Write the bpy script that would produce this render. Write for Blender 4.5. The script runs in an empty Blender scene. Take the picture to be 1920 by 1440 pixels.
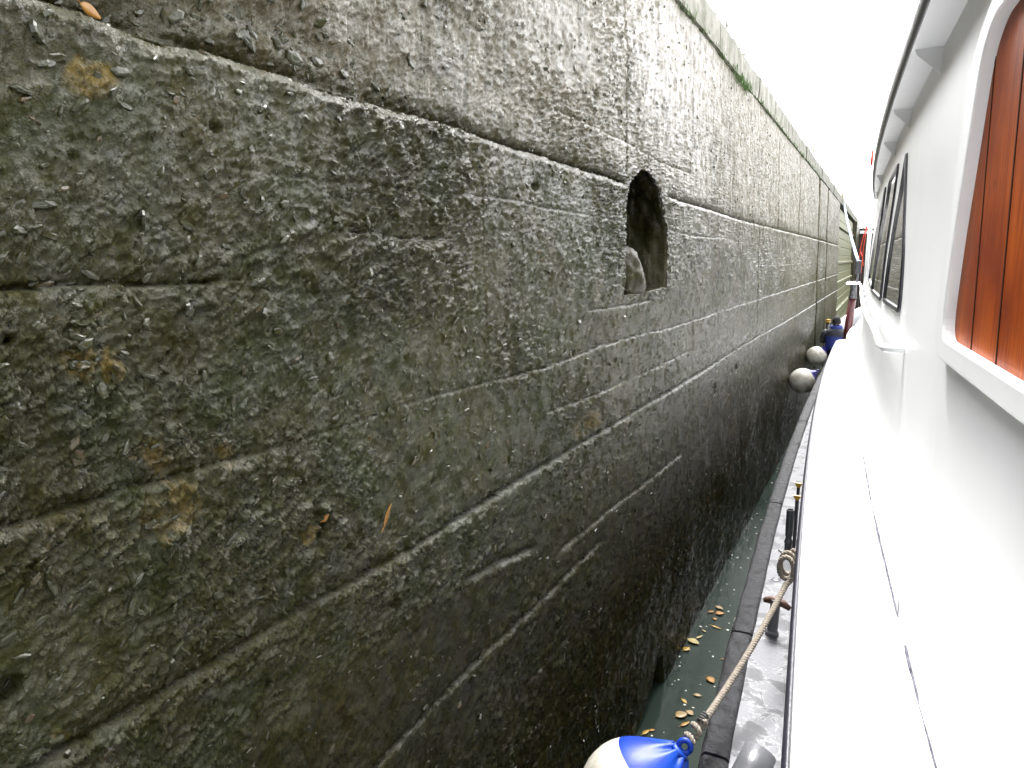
import bpy, math, random
import numpy as np
from mathutils import Vector, Matrix

rad = math.radians
scn = bpy.context.scene
C = scn.collection

# ------------------------------------------------------------------ camera
cd = bpy.data.cameras.new('camera'); cam = bpy.data.objects.new('camera', cd); C.objects.link(cam)
cd.sensor_width = 36.0; cd.lens = 26.0; cd.clip_start = 0.02; cd.clip_end = 3000
cam.location = (0, 0, 3.5)
cam.rotation_euler = (rad(90 - 9.616), 0, rad(26.455))
scn.camera = cam

# ------------------------------------------------------------------ sky, sun, exposure (bright overcast)
SUN_EL, SUN_AZ = 60.0, 347.0                # azimuth clockwise from +Y
world = bpy.data.worlds.new('World'); scn.world = world; world.use_nodes = True
wn = world.node_tree; wn.nodes.clear()
sky = wn.nodes.new('ShaderNodeTexSky'); sky.sky_type = 'NISHITA'; sky.sun_disc = False
sky.sun_elevation = rad(SUN_EL); sky.sun_rotation = rad(SUN_AZ)
sky.air_density = 1.0; sky.dust_density = 4.0; sky.ozone_density = 1.0
hsv = wn.nodes.new('ShaderNodeHueSaturation'); hsv.inputs['Saturation'].default_value = 0.12
bg = wn.nodes.new('ShaderNodeBackground'); bg.inputs['Strength'].default_value = 0.15
wo = wn.nodes.new('ShaderNodeOutputWorld')
wn.links.new(sky.outputs[0], hsv.inputs['Color']); wn.links.new(hsv.outputs[0], bg.inputs[0]); wn.links.new(bg.outputs[0], wo.inputs[0])
sl = bpy.data.lights.new('sun', 'SUN'); sl.energy = 1.5; sl.angle = rad(16); sl.color = (1, 0.97, 0.93)
sun = bpy.data.objects.new('sun', sl); C.objects.link(sun)
az, el = rad(SUN_AZ), rad(SUN_EL)
sdir = Vector((math.sin(az) * math.cos(el), math.cos(az) * math.cos(el), math.sin(el)))
sun.rotation_euler = sdir.to_track_quat('Z', 'Y').to_euler(); sun.location = (5, -5, 20)
scn.view_settings.view_transform = 'Standard'; scn.view_settings.look = 'None'
scn.view_settings.exposure = 3.0; scn.view_settings.gamma = 1.0

# ------------------------------------------------------------------ node helpers
class NT:
    def __init__(s, name):
        s.m = bpy.data.materials.new(name); s.m.use_nodes = True
        s.t = s.m.node_tree; s.b = s.t.nodes['Principled BSDF']; s.out = s.t.nodes['Material Output']
    def n(s, typ, **kw):
        o = s.t.nodes.new(typ)
        for k, v in kw.items():
            if k in o.inputs.keys(): o.inputs[k].default_value = v
            else: setattr(o, k, v)
        return o
    def l(s, a, b): s.t.links.new(a, b)
    def coord(s):
        return s.n('ShaderNodeTexCoord').outputs['Object']
    def geo(s):
        return s.n('ShaderNodeNewGeometry').outputs['Position']
    def mapped(s, vec, scale):
        m = s.n('ShaderNodeMapping'); m.inputs['Scale'].default_value = scale; s.l(vec, m.inputs['Vector']); return m.outputs[0]
    def noise(s, vec, scale, detail=4, rough=0.55, dist=0.0):
        o = s.n('ShaderNodeTexNoise', Scale=scale, Detail=detail, Roughness=rough, Distortion=dist); s.l(vec, o.inputs['Vector']); return o.outputs['Fac']
    def ramp(s, fac, stops):
        r = s.n('ShaderNodeValToRGB'); e = r.color_ramp.elements
        e[0].position, e[0].color = stops[0][0], (*stops[0][1], 1)
        e[1].position, e[1].color = stops[-1][0], (*stops[-1][1], 1)
        for p, c in stops[1:-1]:
            x = e.new(p); x.color = (*c, 1)
        s.l(fac, r.inputs[0]); return r.outputs[0]
    def step(s, fac, a, b):
        r = s.n('ShaderNodeMapRange'); r.inputs['From Min'].default_value = a; r.inputs['From Max'].default_value = b
        s.l(fac, r.inputs['Value']); return r.outputs[0]
    def rng(s, fac, a, b, c, d):
        r = s.n('ShaderNodeMapRange'); r.inputs['From Min'].default_value = a; r.inputs['From Max'].default_value = b
        r.inputs['To Min'].default_value = c; r.inputs['To Max'].default_value = d
        s.l(fac, r.inputs['Value']); return r.outputs[0]
    def mix(s, fac, a, b):
        o = s.n('ShaderNodeMix', data_type='RGBA')
        for v, i in ((fac, 0), (a, 6), (b, 7)):
            if isinstance(v, (int, float)): o.inputs[i].default_value = v
            elif isinstance(v, tuple): o.inputs[i].default_value = (*v, 1)
            else: s.l(v, o.inputs[i])
        return o.outputs[2]
    def math(s, op, a, b=None):
        o = s.n('ShaderNodeMath', operation=op)
        for v, i in ((a, 0), (b, 1)):
            if v is None: continue
            if isinstance(v, (int, float)): o.inputs[i].default_value = v
            else: s.l(v, o.inputs[i])
        return o.outputs[0]
    def attr(s, name):
        return s.n('ShaderNodeAttribute', attribute_name=name).outputs['Fac']
    def bump(s, fac, strength, dist, prev=None):
        b = s.n('ShaderNodeBump'); b.inputs['Strength'].default_value = strength; b.inputs['Distance'].default_value = dist
        s.l(fac, b.inputs['Height'])
        if prev is not None: s.l(prev, b.inputs['Normal'])
        return b.outputs[0]
    def set(s, color=None, rough=None, metal=None, spec=None, normal=None):
        for v, k in ((color, 'Base Color'), (rough, 'Roughness'), (metal, 'Metallic'), (spec, 'Specular IOR Level'), (normal, 'Normal')):
            if v is None: continue
            if isinstance(v, (int, float)): s.b.inputs[k].default_value = v
            elif isinstance(v, tuple): s.b.inputs[k].default_value = (*v, 1)
            else: s.l(v, s.b.inputs[k])
        return s.m

MATS = {}
def painted(name, col, rough=0.35, var=0.08, bump=0.15, bscale=60, dirt=None, dscale=3.0, dthr=(0.6, 0.75)):
    t = NT(name); p = t.geo()
    n1 = t.noise(p, 4, 5); n2 = t.noise(p, bscale, 4)
    dark = tuple(c * (1 - var) for c in col)
    c = t.mix(n1, dark, col)
    if dirt:
        c = t.mix(t.step(t.noise(p, dscale, 8, 0.7), *dthr), c, dirt)
    m = t.set(c, t.rng(t.noise(p, 9, 4), 0.3, 0.7, rough - 0.08, rough + 0.1), normal=t.bump(n2, bump, 0.01))
    MATS[name] = m; return m

def wall_material():
    t = NT('wet_lock_concrete'); p = t.coord()
    pale, yel, alg, brown, tone = (t.attr(a) for a in ('pale', 'yellow', 'algae', 'brown', 'tone'))
    streak = t.mapped(p, (6.0, 9.0, 0.9))
    nbig = t.noise(p, 1.1, 5, 0.6); nmid = t.noise(p, 7, 6, 0.62); nfin = t.noise(p, 60, 5, 0.65); nst = t.noise(streak, 2.2, 6, 0.65)
    c = t.mix(t.step(nmid, 0.3, 0.72), (0.011, 0.0092, 0.0010), (0.055, 0.046, 0.0085))
    c = t.mix(t.math('MULTIPLY', t.step(nbig, 0.42, 0.62), 0.6), c, (0.052, 0.037, 0.006))
    g = t.math('MULTIPLY', alg, t.step(t.noise(p, 4.2, 7, 0.65), 0.30, 0.58))
    c = t.mix(g, c, (0.0165, 0.0270, 0.0012))
    b = t.math('MULTIPLY', brown, t.step(t.noise(p, 5.5, 6, 0.6), 0.45, 0.62))
    c = t.mix(b, c, (0.040, 0.024, 0.004))
    c = t.mix(t.math('MULTIPLY', yel, t.rng(t.noise(p, 30, 4), 0.35, 0.6, 0.25, 0.85)), c, (0.135, 0.088, 0.008))
    pl = t.math('MULTIPLY', pale, t.step(nst, 0.34, 0.58))
    c = t.mix(pl, c, (0.185, 0.160, 0.115))
    pl2 = t.math('MULTIPLY', pale, t.step(t.noise(streak, 6.5, 6, 0.7), 0.57, 0.66))
    c = t.mix(pl2, c, (0.44, 0.41, 0.355))
    c = t.mix(t.rng(tone, 0, 1, 0.0, 0.40), c, (0.043, 0.042, 0.020))
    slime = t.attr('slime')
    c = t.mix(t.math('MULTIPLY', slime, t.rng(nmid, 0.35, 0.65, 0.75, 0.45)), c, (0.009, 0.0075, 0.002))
    c = t.mix(t.rng(nfin, 0.35, 0.65, 0.40, 0.0), c, (0.008, 0.0065, 0.002))
    wetn = t.noise(p, 12, 5, 0.65)
    r = t.rng(wetn, 0.38, 0.62, 0.34, 0.13)
    sp = t.math('MULTIPLY', t.rng(wetn, 0.38, 0.62, 0.15, 0.55), t.rng(t.attr('dry'), 0, 1, 1.0, 0.42))
    r = t.math('ADD', r, t.rng(t.attr('dry'), 0, 1, 0.0, 0.22))
    n = t.bump(t.noise(p, 75, 5, 0.66), 0.75, 0.010)
    n = t.bump(t.noise(p, 190, 3, 0.6), 0.40, 0.003, n)
    MATS['wall'] = t.set(c, r, spec=sp, normal=n)

def stone_material():
    t = NT('wet_slate_stone'); p = t.geo()
    tone = t.attr('tone')
    oi = t.n('ShaderNodeObjectInfo').outputs['Random']
    k = t.math('FRACT', t.math('ADD', tone, oi))
    c = t.ramp(k, [(0.0, (0.024, 0.025, 0.012)), (0.35, (0.034, 0.035, 0.019)), (0.6, (0.026, 0.026, 0.012)), (0.85, (0.048, 0.047, 0.030)), (0.95, (0.060, 0.038, 0.014)), (1.0, (0.085, 0.075, 0.05))])
    c = t.mix(t.step(t.noise(p, 14, 5), 0.4, 0.65), c, (0.026, 0.028, 0.008))
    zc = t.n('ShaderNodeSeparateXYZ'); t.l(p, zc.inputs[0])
    c = t.mix(t.rng(zc.outputs[2], 3.0, 1.4, 0.0, 0.65), c, (0.010, 0.0085, 0.003))  # chips darkened downward with the wall's slime and painted shade
    n = t.bump(t.noise(p, 60, 4, 0.6), 0.35, 0.006)
    MATS['stone'] = t.set(c, t.rng(t.noise(p, 22, 4), 0.35, 0.65, 0.16, 0.36), spec=0.36, normal=n)

def simple(name, col, rough=0.5, metal=0.0, bump=0.0, bscale=80, spec=0.5, col2=None, nscale=8):
    t = NT(name); p = t.geo()
    c = t.mix(t.step(t.noise(p, nscale, 5, 0.6), 0.35, 0.65), col, col2 or tuple(x * 0.75 for x in col))
    n = t.bump(t.noise(p, bscale, 4), bump, 0.01) if bump else None
    MATS[name] = t.set(c, rough, metal, spec, n); return MATS[name]

wall_material(); stone_material()

def white_paint():
    t = NT('white_gloss_paint'); p = t.geo()
    col = t.mix(t.noise(p, 1.2, 2), (0.86, 0.87, 0.88), (0.82, 0.83, 0.84))
    drip = t.noise(t.mapped(p, (3, 3, 0.35)), 1.0, 2, 0.5)
    col = t.mix(t.math('MULTIPLY', t.step(drip, 0.45, 0.75), 0.22), col, (0.60, 0.62, 0.64))
    n = t.bump(t.noise(p, 1.6, 1), 0.12, 0.03)
    MATS['white'] = t.set(col, 0.36, spec=0.35, normal=n)
white_paint()

def deck_paint():
    t = NT('grey_deck_paint'); p = t.geo()
    w = t.noise(p, 6, 7, 0.62, 0.6)
    col = t.mix(t.step(w, 0.44, 0.50), (0.058, 0.060, 0.066), (0.098, 0.100, 0.110))
    edge = t.math('MULTIPLY', t.step(w, 0.485, 0.497), t.math('SUBTRACT', 1.0, t.step(w, 0.497, 0.512)))
    col = t.mix(t.math('MULTIPLY', edge, 0.55), col, (0.3, 0.3, 0.3))
    n = t.bump(t.noise(p, 42, 5, 0.65), 0.5, 0.008)
    MATS['deck'] = t.set(col, t.rng(w, 0.4, 0.55, 0.55, 0.38), spec=0.22, normal=n)
deck_paint()

def casing_grey_white():
    t = NT('worn_white_deck_paint'); p = t.geo()
    col = t.mix(t.noise(p, 1.5, 3), (0.86, 0.87, 0.88), (0.78, 0.79, 0.81))
    sp = t.noise(t.mapped(p, (26, 12, 12)), 1.0, 4, 0.6)
    col = t.mix(t.step(sp, 0.735, 0.76), col, (0.05, 0.042, 0.035))
    scuff = t.noise(t.mapped(p, (7, 1.2, 1)), 2.0, 6, 0.7)
    col = t.mix(t.math('MULTIPLY', t.step(scuff, 0.55, 0.72), 0.55), col, (0.24, 0.25, 0.27))
    MATS['casing'] = t.set(col, 0.45, spec=0.3, normal=t.bump(t.noise(p, 14, 3), 0.08, 0.01))
casing_grey_white()

def rubber():
    t = NT('black_wet_rubber'); p = t.geo()
    n1 = t.noise(p, 13, 7, 0.7)
    col = t.mix(t.step(n1, 0.4, 0.62), (0.005, 0.005, 0.006), (0.030, 0.031, 0.036))
    n = t.bump(n1, 1.0, 0.035); n = t.bump(t.noise(p, 70, 5, 0.7), 1.0, 0.010, n)
    MATS['rubber'] = t.set(col, t.rng(n1, 0.35, 0.65, 0.36, 0.55), spec=0.22, normal=n)
rubber()

def wood():
    t = NT('varnished_mahogany'); p = t.geo()
    g = t.mapped(p, (30, 30, 1.3))
    grain = t.noise(g, 2.6, 7, 0.62, 0.25)
    big = t.noise(p, 3.0, 4, 0.55)
    oi = t.n('ShaderNodeObjectInfo').outputs['Random']
    col = t.ramp(grain, [(0.28, (0.085, 0.009, 0.0006)), (0.46, (0.27, 0.042, 0.001)), (0.60, (0.40, 0.078, 0.0015)), (0.75, (0.52, 0.125, 0.002))])
    col = t.mix(t.step(big, 0.45, 0.7), col, (0.14, 0.014, 0.002))
    col = t.mix(t.rng(oi, 0, 1, 0.0, 0.25), col, (0.36, 0.08, 0.004))
    knots = t.noise(t.mapped(p, (20, 20, 9)), 1.0, 3)
    col = t.mix(t.math('MULTIPLY', t.step(knots, 0.69, 0.75), 0.6), col, (0.05, 0.012, 0.005))
    n = t.bump(grain, 0.08, 0.004)
    m = t.set(col, 0.4, spec=0.03, normal=n)
    t.b.inputs['Coat Weight'].default_value = 0.03; t.b.inputs['Coat Roughness'].default_value = 0.12
    MATS['wood'] = m
wood()

def water_mat():
    t = NT('lock_water'); p = t.geo()
    col = t.mix(t.noise(p, 1.2, 4), (0.015, 0.0235, 0.0185), (0.0195, 0.029, 0.0225))
    n = t.bump(t.noise(p, 5, 4, 0.55), 0.10, 0.03); n = t.bump(t.noise(p, 26, 3), 0.06, 0.01, n)
    m = t.set(col, 0.10, spec=0.5, normal=n); t.b.inputs['IOR'].default_value = 1.33
    MATS['water'] = m
water_mat()

def glass_mat():
    t = NT('dark_window_glass')
    t.set((0.012, 0.013, 0.015), 0.03, spec=0.6); t.b.inputs['IOR'].default_value = 1.52
    MATS['glass'] = t.m
glass_mat()

def canvas():
    t = NT('white_canvas'); nt = t.t
    d = t.n('ShaderNodeBsdfDiffuse'); tr = t.n('ShaderNodeBsdfTranslucent'); a = t.n('ShaderNodeAddShader')
    d.inputs[0].default_value = (0.5, 0.5, 0.5, 1); tr.inputs[0].default_value = (0.42, 0.42, 0.43, 1)
    t.l(d.outputs[0], a.inputs[0]); t.l(tr.outputs[0], a.inputs[1]); t.l(a.outputs[0], t.out.inputs[0])
    MATS['canvas'] = t.m
canvas()

simple('seam', (0.018, 0.005, 0.003), 0.8, spec=0.1)
simple('black_trim', (0.018, 0.018, 0.026), 0.3, bump=0.25)
simple('grey_metal', (0.085, 0.088, 0.095), 0.35, bump=0.15, spec=0.3, col2=(0.068, 0.07, 0.077))
simple('dark_grey', (0.055, 0.058, 0.063), 0.4, bump=0.15)
simple('hull_black', (0.02, 0.022, 0.025), 0.4, bump=0.3)
simple('caulk_shade', (0.030, 0.029, 0.045), 0.8, bump=0.4, spec=0.1, col2=(0.16, 0.16, 0.19), nscale=14)
simple('rope', (0.25, 0.22, 0.18), 0.85, bump=0.5, bscale=400, col2=(0.17, 0.145, 0.115), nscale=40)
simple('rope_dark', (0.05, 0.05, 0.05), 0.8, bump=0.5)
simple('rope_blue', (0.16, 0.26, 0.42), 0.6, bump=0.3, bscale=60, col2=(0.30, 0.36, 0.45), nscale=3)
simple('fender_white', (0.60, 0.575, 0.51), 0.4, bump=0.08, bscale=30, col2=(0.36, 0.335, 0.27), nscale=9)
simple('fender_blue', (0.002, 0.045, 0.34), 0.45, bump=0.12, spec=0.3, col2=(0.002, 0.02, 0.24), nscale=4)
simple('fender_navy', (0.02, 0.018, 0.16), 0.35, bump=0.05)
simple('rust_brown', (0.075, 0.035, 0.022), 0.6, bump=0.3)
simple('yellow_plastic', (0.40, 0.23, 0.01), 0.4)
simple('post_red', (0.075, 0.010, 0.010), 0.35, bump=0.1, col2=(0.05, 0.008, 0.01))
simple('red_rope', (0.45, 0.03, 0.008), 0.6)
simple('jacket_blue', (0.004, 0.016, 0.16), 0.7, bump=0.3, bscale=25)
simple('jacket_black', (0.016, 0.018, 0.026), 0.75, bump=0.3, bscale=25)
simple('cap_black', (0.012, 0.011, 0.012), 0.85, bump=0.4, bscale=120)
simple('trousers', (0.014, 0.015, 0.02), 0.85, bump=0.3, bscale=30)
simple('skin', (0.42, 0.24, 0.17), 0.5)
simple('coping', (0.20, 0.19, 0.16), 0.75, bump=0.7, bscale=30, col2=(0.075, 0.075, 0.045), nscale=5)
simple('gate_planks', (0.15, 0.148, 0.07), 0.55, bump=0.4, bscale=20, col2=(0.11, 0.112, 0.05), nscale=2)
simple('gate_dark', (0.035, 0.022, 0.018), 0.7, bump=0.4, bscale=20)
simple('grass_ground', (0.075, 0.085, 0.03), 0.95, bump=0.6, bscale=12, col2=(0.11, 0.105, 0.05), nscale=4)
simple('grass', (0.07, 0.075, 0.015), 0.7, col2=(0.17, 0.13, 0.035), nscale=9)
simple('moss', (0.045, 0.10, 0.018), 0.8, col2=(0.07, 0.12, 0.03), nscale=30)
simple('steel_wire', (0.14, 0.14, 0.14), 0.5, metal=0.3)
simple('foam', (0.6, 0.6, 0.55), 0.8)
LEAFC = {'yellow': (0.36, 0.22, 0.02), 'orange': (0.30, 0.135, 0.010), 'tan': (0.27, 0.18, 0.07), 'cream': (0.38, 0.30, 0.11)}
for k, v in LEAFC.items(): simple('leaf_' + k, v, 0.4, bump=0.15, bscale=60, col2=tuple(x * 0.7 for x in v), nscale=22)

# ------------------------------------------------------------------ mesh helpers
class MB:
    def __init__(s): s.v = []; s.f = []; s.mi = []
    def add(s, verts, faces, mi=0):
        o = len(s.v); s.v += [tuple(map(float, v)) for v in verts]
        for f in faces: s.f.append(tuple(o + i for i in f)); s.mi.append(mi)
        return s
    def box(s, x0, x1, y0, y1, z0, z1, mi=0):
        v = [(x, y, z) for z in (z0, z1) for y in (y0, y1) for x in (x0, x1)]
        return s.add(v, [(0, 2, 3, 1), (4, 5, 7, 6), (0, 1, 5, 4), (1, 3, 7, 5), (3, 2, 6, 7), (2, 0, 4, 6)], mi)
    def tube(s, pts, r, n=10, caps=True, mi=0):
        pts = [Vector(p) for p in pts]; R = r if isinstance(r, (list, tuple)) else [r] * len(pts)
        up = Vector((0, 0, 1)); rings = []; prev = None
        for i, p in enumerate(pts):
            d = (pts[min(i + 1, len(pts) - 1)] - pts[max(i - 1, 0)]).normalized()
            if prev is None:
                a = d.cross(up)
                if a.length < 1e-3: a = d.cross(Vector((1, 0, 0)))
            else:
                a = prev - d * prev.dot(d)
            a.normalize(); prev = a; b = d.cross(a)
            rings.append([p + (a * math.cos(2 * math.pi * k / n) + b * math.sin(2 * math.pi * k / n)) * R[i] for k in range(n)])
        v = [q for rg in rings for q in rg]; f = []
        for i in range(len(pts) - 1):
            for k in range(n): f.append((i * n + k, i * n + (k + 1) % n, (i + 1) * n + (k + 1) % n, (i + 1) * n + k))
        if caps: f.append(tuple(range(n - 1, -1, -1))); f.append(tuple((len(pts) - 1) * n + k for k in range(n)))
        return s.add(v, f, mi)
    def sheet(s, grid, mi=0, flip=False):
        nr, nc = len(grid), len(grid[0]); v = [p for r in grid for p in r]; f = []
        for i in range(nr - 1):
            for j in range(nc - 1):
                q = (i * nc + j, i * nc + j + 1, (i + 1) * nc + j + 1, (i + 1) * nc + j)
                f.append(q[::-1] if flip else q)
        return s.add(v, f, mi)
    def build(s, name, mats, parent=None, smooth=False, loc=None):
        me = bpy.data.meshes.new(name); me.from_pydata(s.v, [], s.f); me.update()
        ms = mats if isinstance(mats, (list, tuple)) else [mats]
        for m in ms: me.materials.append(MATS[m])
        if len(ms) > 1: me.polygons.foreach_set('material_index', s.mi)
        if smooth: me.polygons.foreach_set('use_smooth', [True] * len(me.polygons))
        o = bpy.data.objects.new(name, me); C.objects.link(o)
        if loc is not None: o.location = loc
        if parent is not None: o.parent = parent
        return o

def bevel(o, w, seg=2):
    m = o.modifiers.new('bevel', 'BEVEL'); m.width = w; m.segments = seg; m.limit_method = 'ANGLE'; m.angle_limit = rad(35); return o
def tag(o, label=None, cat=None, group=None, kind=None):
    if label: o['label'] = label
    if cat: o['category'] = cat
    if group: o['group'] = group
    if kind: o['kind'] = kind
    return o
def empty(name, loc=(0, 0, 0)):
    o = bpy.data.objects.new(name, None); C.objects.link(o); o.location = loc; o.empty_display_size = 0.2; return o

# ------------------------------------------------------------------ numpy noise
_T = {}
def _h(ix, iy, seed):
    if seed not in _T: _T[seed] = np.random.RandomState(seed * 7 + 1).rand(65536).astype(np.float32)
    return _T[seed][((ix.astype(np.int32) & 255) << 8) | (iy.astype(np.int32) & 255)]
def vn(x, y, seed=0):
    ix, iy = np.floor(x), np.floor(y); fx, fy = x - ix, y - iy
    ux, uy = fx * fx * (3 - 2 * fx), fy * fy * (3 - 2 * fy)
    a, b = _h(ix, iy, seed), _h(ix + 1, iy, seed); c, d = _h(ix, iy + 1, seed), _h(ix + 1, iy + 1, seed)
    return (a + (b - a) * ux) * (1 - uy) + (c + (d - c) * ux) * uy
def fbm(x, y, o=4, seed=0, g=0.5):
    t = 0; a = 1.0; n = 0
    for i in range(o):
        t = t + a * (vn(x, y, seed + i * 17) - 0.5); n += a; a *= g; x = x * 2.03 + 11.3; y = y * 2.03 + 4.7
    return t / n * 2
def worley(x, y, seed=0):
    ix, iy = np.floor(x), np.floor(y); best = np.full(x.shape, 9.0); sec = np.full(x.shape, 9.0)
    bx = np.zeros_like(x); by = np.zeros_like(x); cx = np.zeros_like(x); cy = np.zeros_like(x)
    for dx in (-1, 0, 1):
        for dy in (-1, 0, 1):
            jx, jy = ix + dx, iy + dy
            px, py = jx + _h(jx, jy, seed), jy + _h(jx, jy, seed + 91)
            d = (x - px) ** 2 + (y - py) ** 2
            m = d < best
            sec = np.where(m, best, np.minimum(sec, d)); best = np.where(m, d, best)
            bx = np.where(m, x - px, bx); by = np.where(m, y - py, by); cx = np.where(m, jx, cx); cy = np.where(m, jy, cy)
    return np.sqrt(best), np.sqrt(sec), bx, by, cx, cy
def sm(a, b, x):
    t = np.clip((x - a) / (b - a), 0, 1); return t * t * (3 - 2 * t)

# ================================================================== SETTING
WX, BAT = -1.40, math.tan(rad(2.0))          # wall foot and batter
def wall_x(z): return WX - BAT * z

water = MB().sheet([[(x, y, 0) for x in (-2.6, 8.0)] for y in (-30, 60)], flip=True).build('water', 'water'); tag(water, kind='structure')

gnd = MB()
GZ = 5.74
gnd.sheet([[(x, y, GZ) for x in (-900, -1.9)] for y in (-900, 900)], flip=True)
gnd.sheet([[(x, y, GZ) for x in (9.0, 900)] for y in (-900, 900)], flip=True)
gnd.sheet([[(x, y, GZ) for x in (-1.9, 9.0)] for y in (62, 900)], flip=True)
gnd.sheet([[(x, y, GZ) for x in (-1.9, 9.0)] for y in (-900, -32)], flip=True)
gnd.sheet([[(9.0, y, z) for y in (-32, 62)] for z in (-1, GZ)], flip=True)
gnd.sheet([[(x, -32, z) for x in (-1.9, 9.0)] for z in (-1, GZ)], flip=True)
ground = gnd.build('ground', 'grass_ground'); tag(ground, kind='structure')

# ================================================================== LOCK WALL
wall = empty('lock_wall', (WX, 5, 0))
tag(wall, 'tall wet concrete lock wall full of slate chips, green with algae, running along the boat', 'wall')
def wchild(o):
    o.parent = wall; o.matrix_parent_inverse = Matrix.Translation((-WX, -5, 0)); return o

LINES = [  # (kind, depth/step, points of (y, z))
    ('ledge', 0.032, [(0, 4.0), (1.07, 4.007), (1.25, 3.986), (1.39, 4.003), (1.7, 4.0), (1.91, 3.991), (2.39, 4.006), (3.36, 3.994), (4.4, 3.984), (4.82, 3.972), (6.53, 3.966), (9.55, 3.943), (16.9, 3.964), (30, 3.96)]),
    ('crack', 0.007, [(1.28, 3.729), (1.64, 3.726), (2.17, 3.739), (2.97, 3.761), (3.55, 3.749), (4.73, 3.733)]),
    ('ledge', 0.009, [(3.6, 4.241), (4.75, 4.236), (5.5, 4.205), (6.6, 4.22)]),
    ('ledge', 0.011, [(1.80, 3.587), (2.05, 3.579), (2.26, 3.570), (2.5, 3.574)]),
    ('ledge', 0.016, [(-2, 3.45), (0.84, 3.441), (1.07, 3.445), (1.25, 3.434), (1.45, 3.445)]),
    ('ledge', 0.014, [(-2, 2.97), (0.84, 2.977), (1.05, 2.986), (1.3, 2.977), (1.47, 2.968), (1.55, 2.975)]),
    ('crack', 0.008, [(1.5, 2.972), (1.81, 2.975), (2.21, 2.987), (2.75, 2.974), (3.09, 2.96)]),
    ('ledge', 0.009, [(3.0, 2.962), (3.64, 2.959), (4.2, 2.978), (4.92, 2.976), (5.87, 2.951), (7.7, 2.953), (17.6, 2.956), (30, 2.95)]),
    ('ledge', 0.010, [(3.4, 2.725), (4.04, 2.701), (5.13, 2.687), (6.6, 2.689)]),
    ('ledge', 0.017, [(-2, 2.475), (0.81, 2.471), (0.99, 2.468), (1.3, 2.464), (1.76, 2.461), (2.1, 2.446), (2.88, 2.459), (3.74, 2.452), (5.12, 2.442), (6.29, 2.434), (9.7, 2.445), (13.4, 2.41), (30, 2.38)]),
    ('ledge', 0.010, [(4.0, 3.203), (4.72, 3.195), (5.31, 3.2)]),
    ('ledge', 0.012, [(-2, 1.75), (1.88, 1.755), (2.28, 1.765), (2.92, 1.766), (3.45, 1.76), (4.2, 1.757)]),
    ('ledge', 0.015, [(2.5, 2.175), (2.85, 2.129), (3.24, 2.06)]),
    ('ledge', 0.011, [(3.5, 1.925), (4.32, 1.914), (5.12, 1.871), (6.3, 1.818)]),
    ('crack', 0.010, [(2.0, 0.93), (3.13, 0.927), (4.29, 0.923), (6.18, 0.867), (8, 0.87)]),
    ('crack', 0.009, [(5.7, 3.73), (5.81, 3.721), (6.54, 3.696), (8.13, 3.711)]),
    ('crack', 0.010, [(6.6, 1.70), (8.86, 1.73), (12.8, 1.67)]),
    ('crack', 0.008, [(1.0, 1.42), (3.9, 1.40), (4.6, 1.39)]),
    ('crack', 0.008, [(8.0, 4.62), (10.5, 4.60), (13.5, 4.63)]),
    ('crack', 0.006, [(10.0, 3.42), (13.0, 3.40), (19.0, 3.42)]),
]
VJ = [(4.74, 3.97, 5.45, 0.020, 0.016), (6.67, 2.45, 3.98, 0.016, 0.02), (8.55, 3.88, 5.45, 0.022, 0.03), (10.45, 2.4, 3.9, 0.016, 0.03), (2.79, 2.97, 3.75, 0.007, 0.006),
      (12.4, 3.96, 5.45, 0.02, 0.045), (15.6, 3.96, 5.45, 0.02, 0.06), (20.3, 0.0, 5.45, 0.22, 0.24), (23.3, 0.0, 5.45, 0.20, 0.18), (20.9, 3.0, 5.45, 0.035, 0.05), (26.5, 0, 5.45, 0.02, 0.04)]
NICHE = [(4.72, 3.262), (4.73, 3.55), (4.735, 3.80), (4.77, 3.90), (4.84, 3.98), (4.95, 4.05), (5.10, 4.10), (5.26, 4.105), (5.40, 4.075), (5.52, 4.01), (5.60, 3.93), (5.66, 3.82), (5.70, 3.72), (5.72, 3.60), (5.725, 3.438), (5.71, 3.285), (5.2, 3.268)]
CULV = [(4.90, -0.3), (4.95, 0.03), (5.15, 0.10), (5.36, 0.24), (5.50, 0.29), (5.62, 0.26), (5.66, -0.3)]
HOLES = [(1.39, 3.822, 0.014), (2.03, 3.815, 0.016), (2.63, 3.82, 0.022), (3.31, 3.84, 0.020), (0.84, 3.347, 0.020), (1.02, 3.71, 0.007), (2.03, 2.287, 0.02), (1.41, 2.30, 0.02), (0.76, 2.66, 0.025), (3.78, 2.985, 0.025), (3.95, 3.835, 0.018), (4.2, 4.42, 0.035), (1.7, 2.70, 0.024), (2.30, 2.66, 0.018), (7.6, 2.2, 0.05), (8.9, 2.22, 0.05)]
YELS = [(1.15, 2.915, 0.055, 0.05), (1.14, 3.025, 0.035, 0.06), (1.34, 3.0, 0.04, 0.03), (0.98, 3.275, 0.03, 0.028), (1.05, 3.262, 0.022, 0.03), (1.06, 3.87, 0.05, 0.03), (0.83, 2.505, 0.016, 0.016), (8.41, 1.96, 0.10, 0.11), (8.77, 1.55, 0.10, 0.10), (1.62, 2.68, 0.03, 0.02), (4.0, 2.55, 0.18, 0.05)]

def inpoly(y, z, poly):
    r = np.zeros(y.shape, bool); n = len(poly)
    for i in range(n):
        y0, z0 = poly[i]; y1, z1 = poly[(i + 1) % n]
        if z0 == z1: continue
        c = ((z0 > z) != (z1 > z)) & (y < (y1 - y0) * (z - z0) / (z1 - z0) + y0)
        r ^= c
    return r

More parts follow.
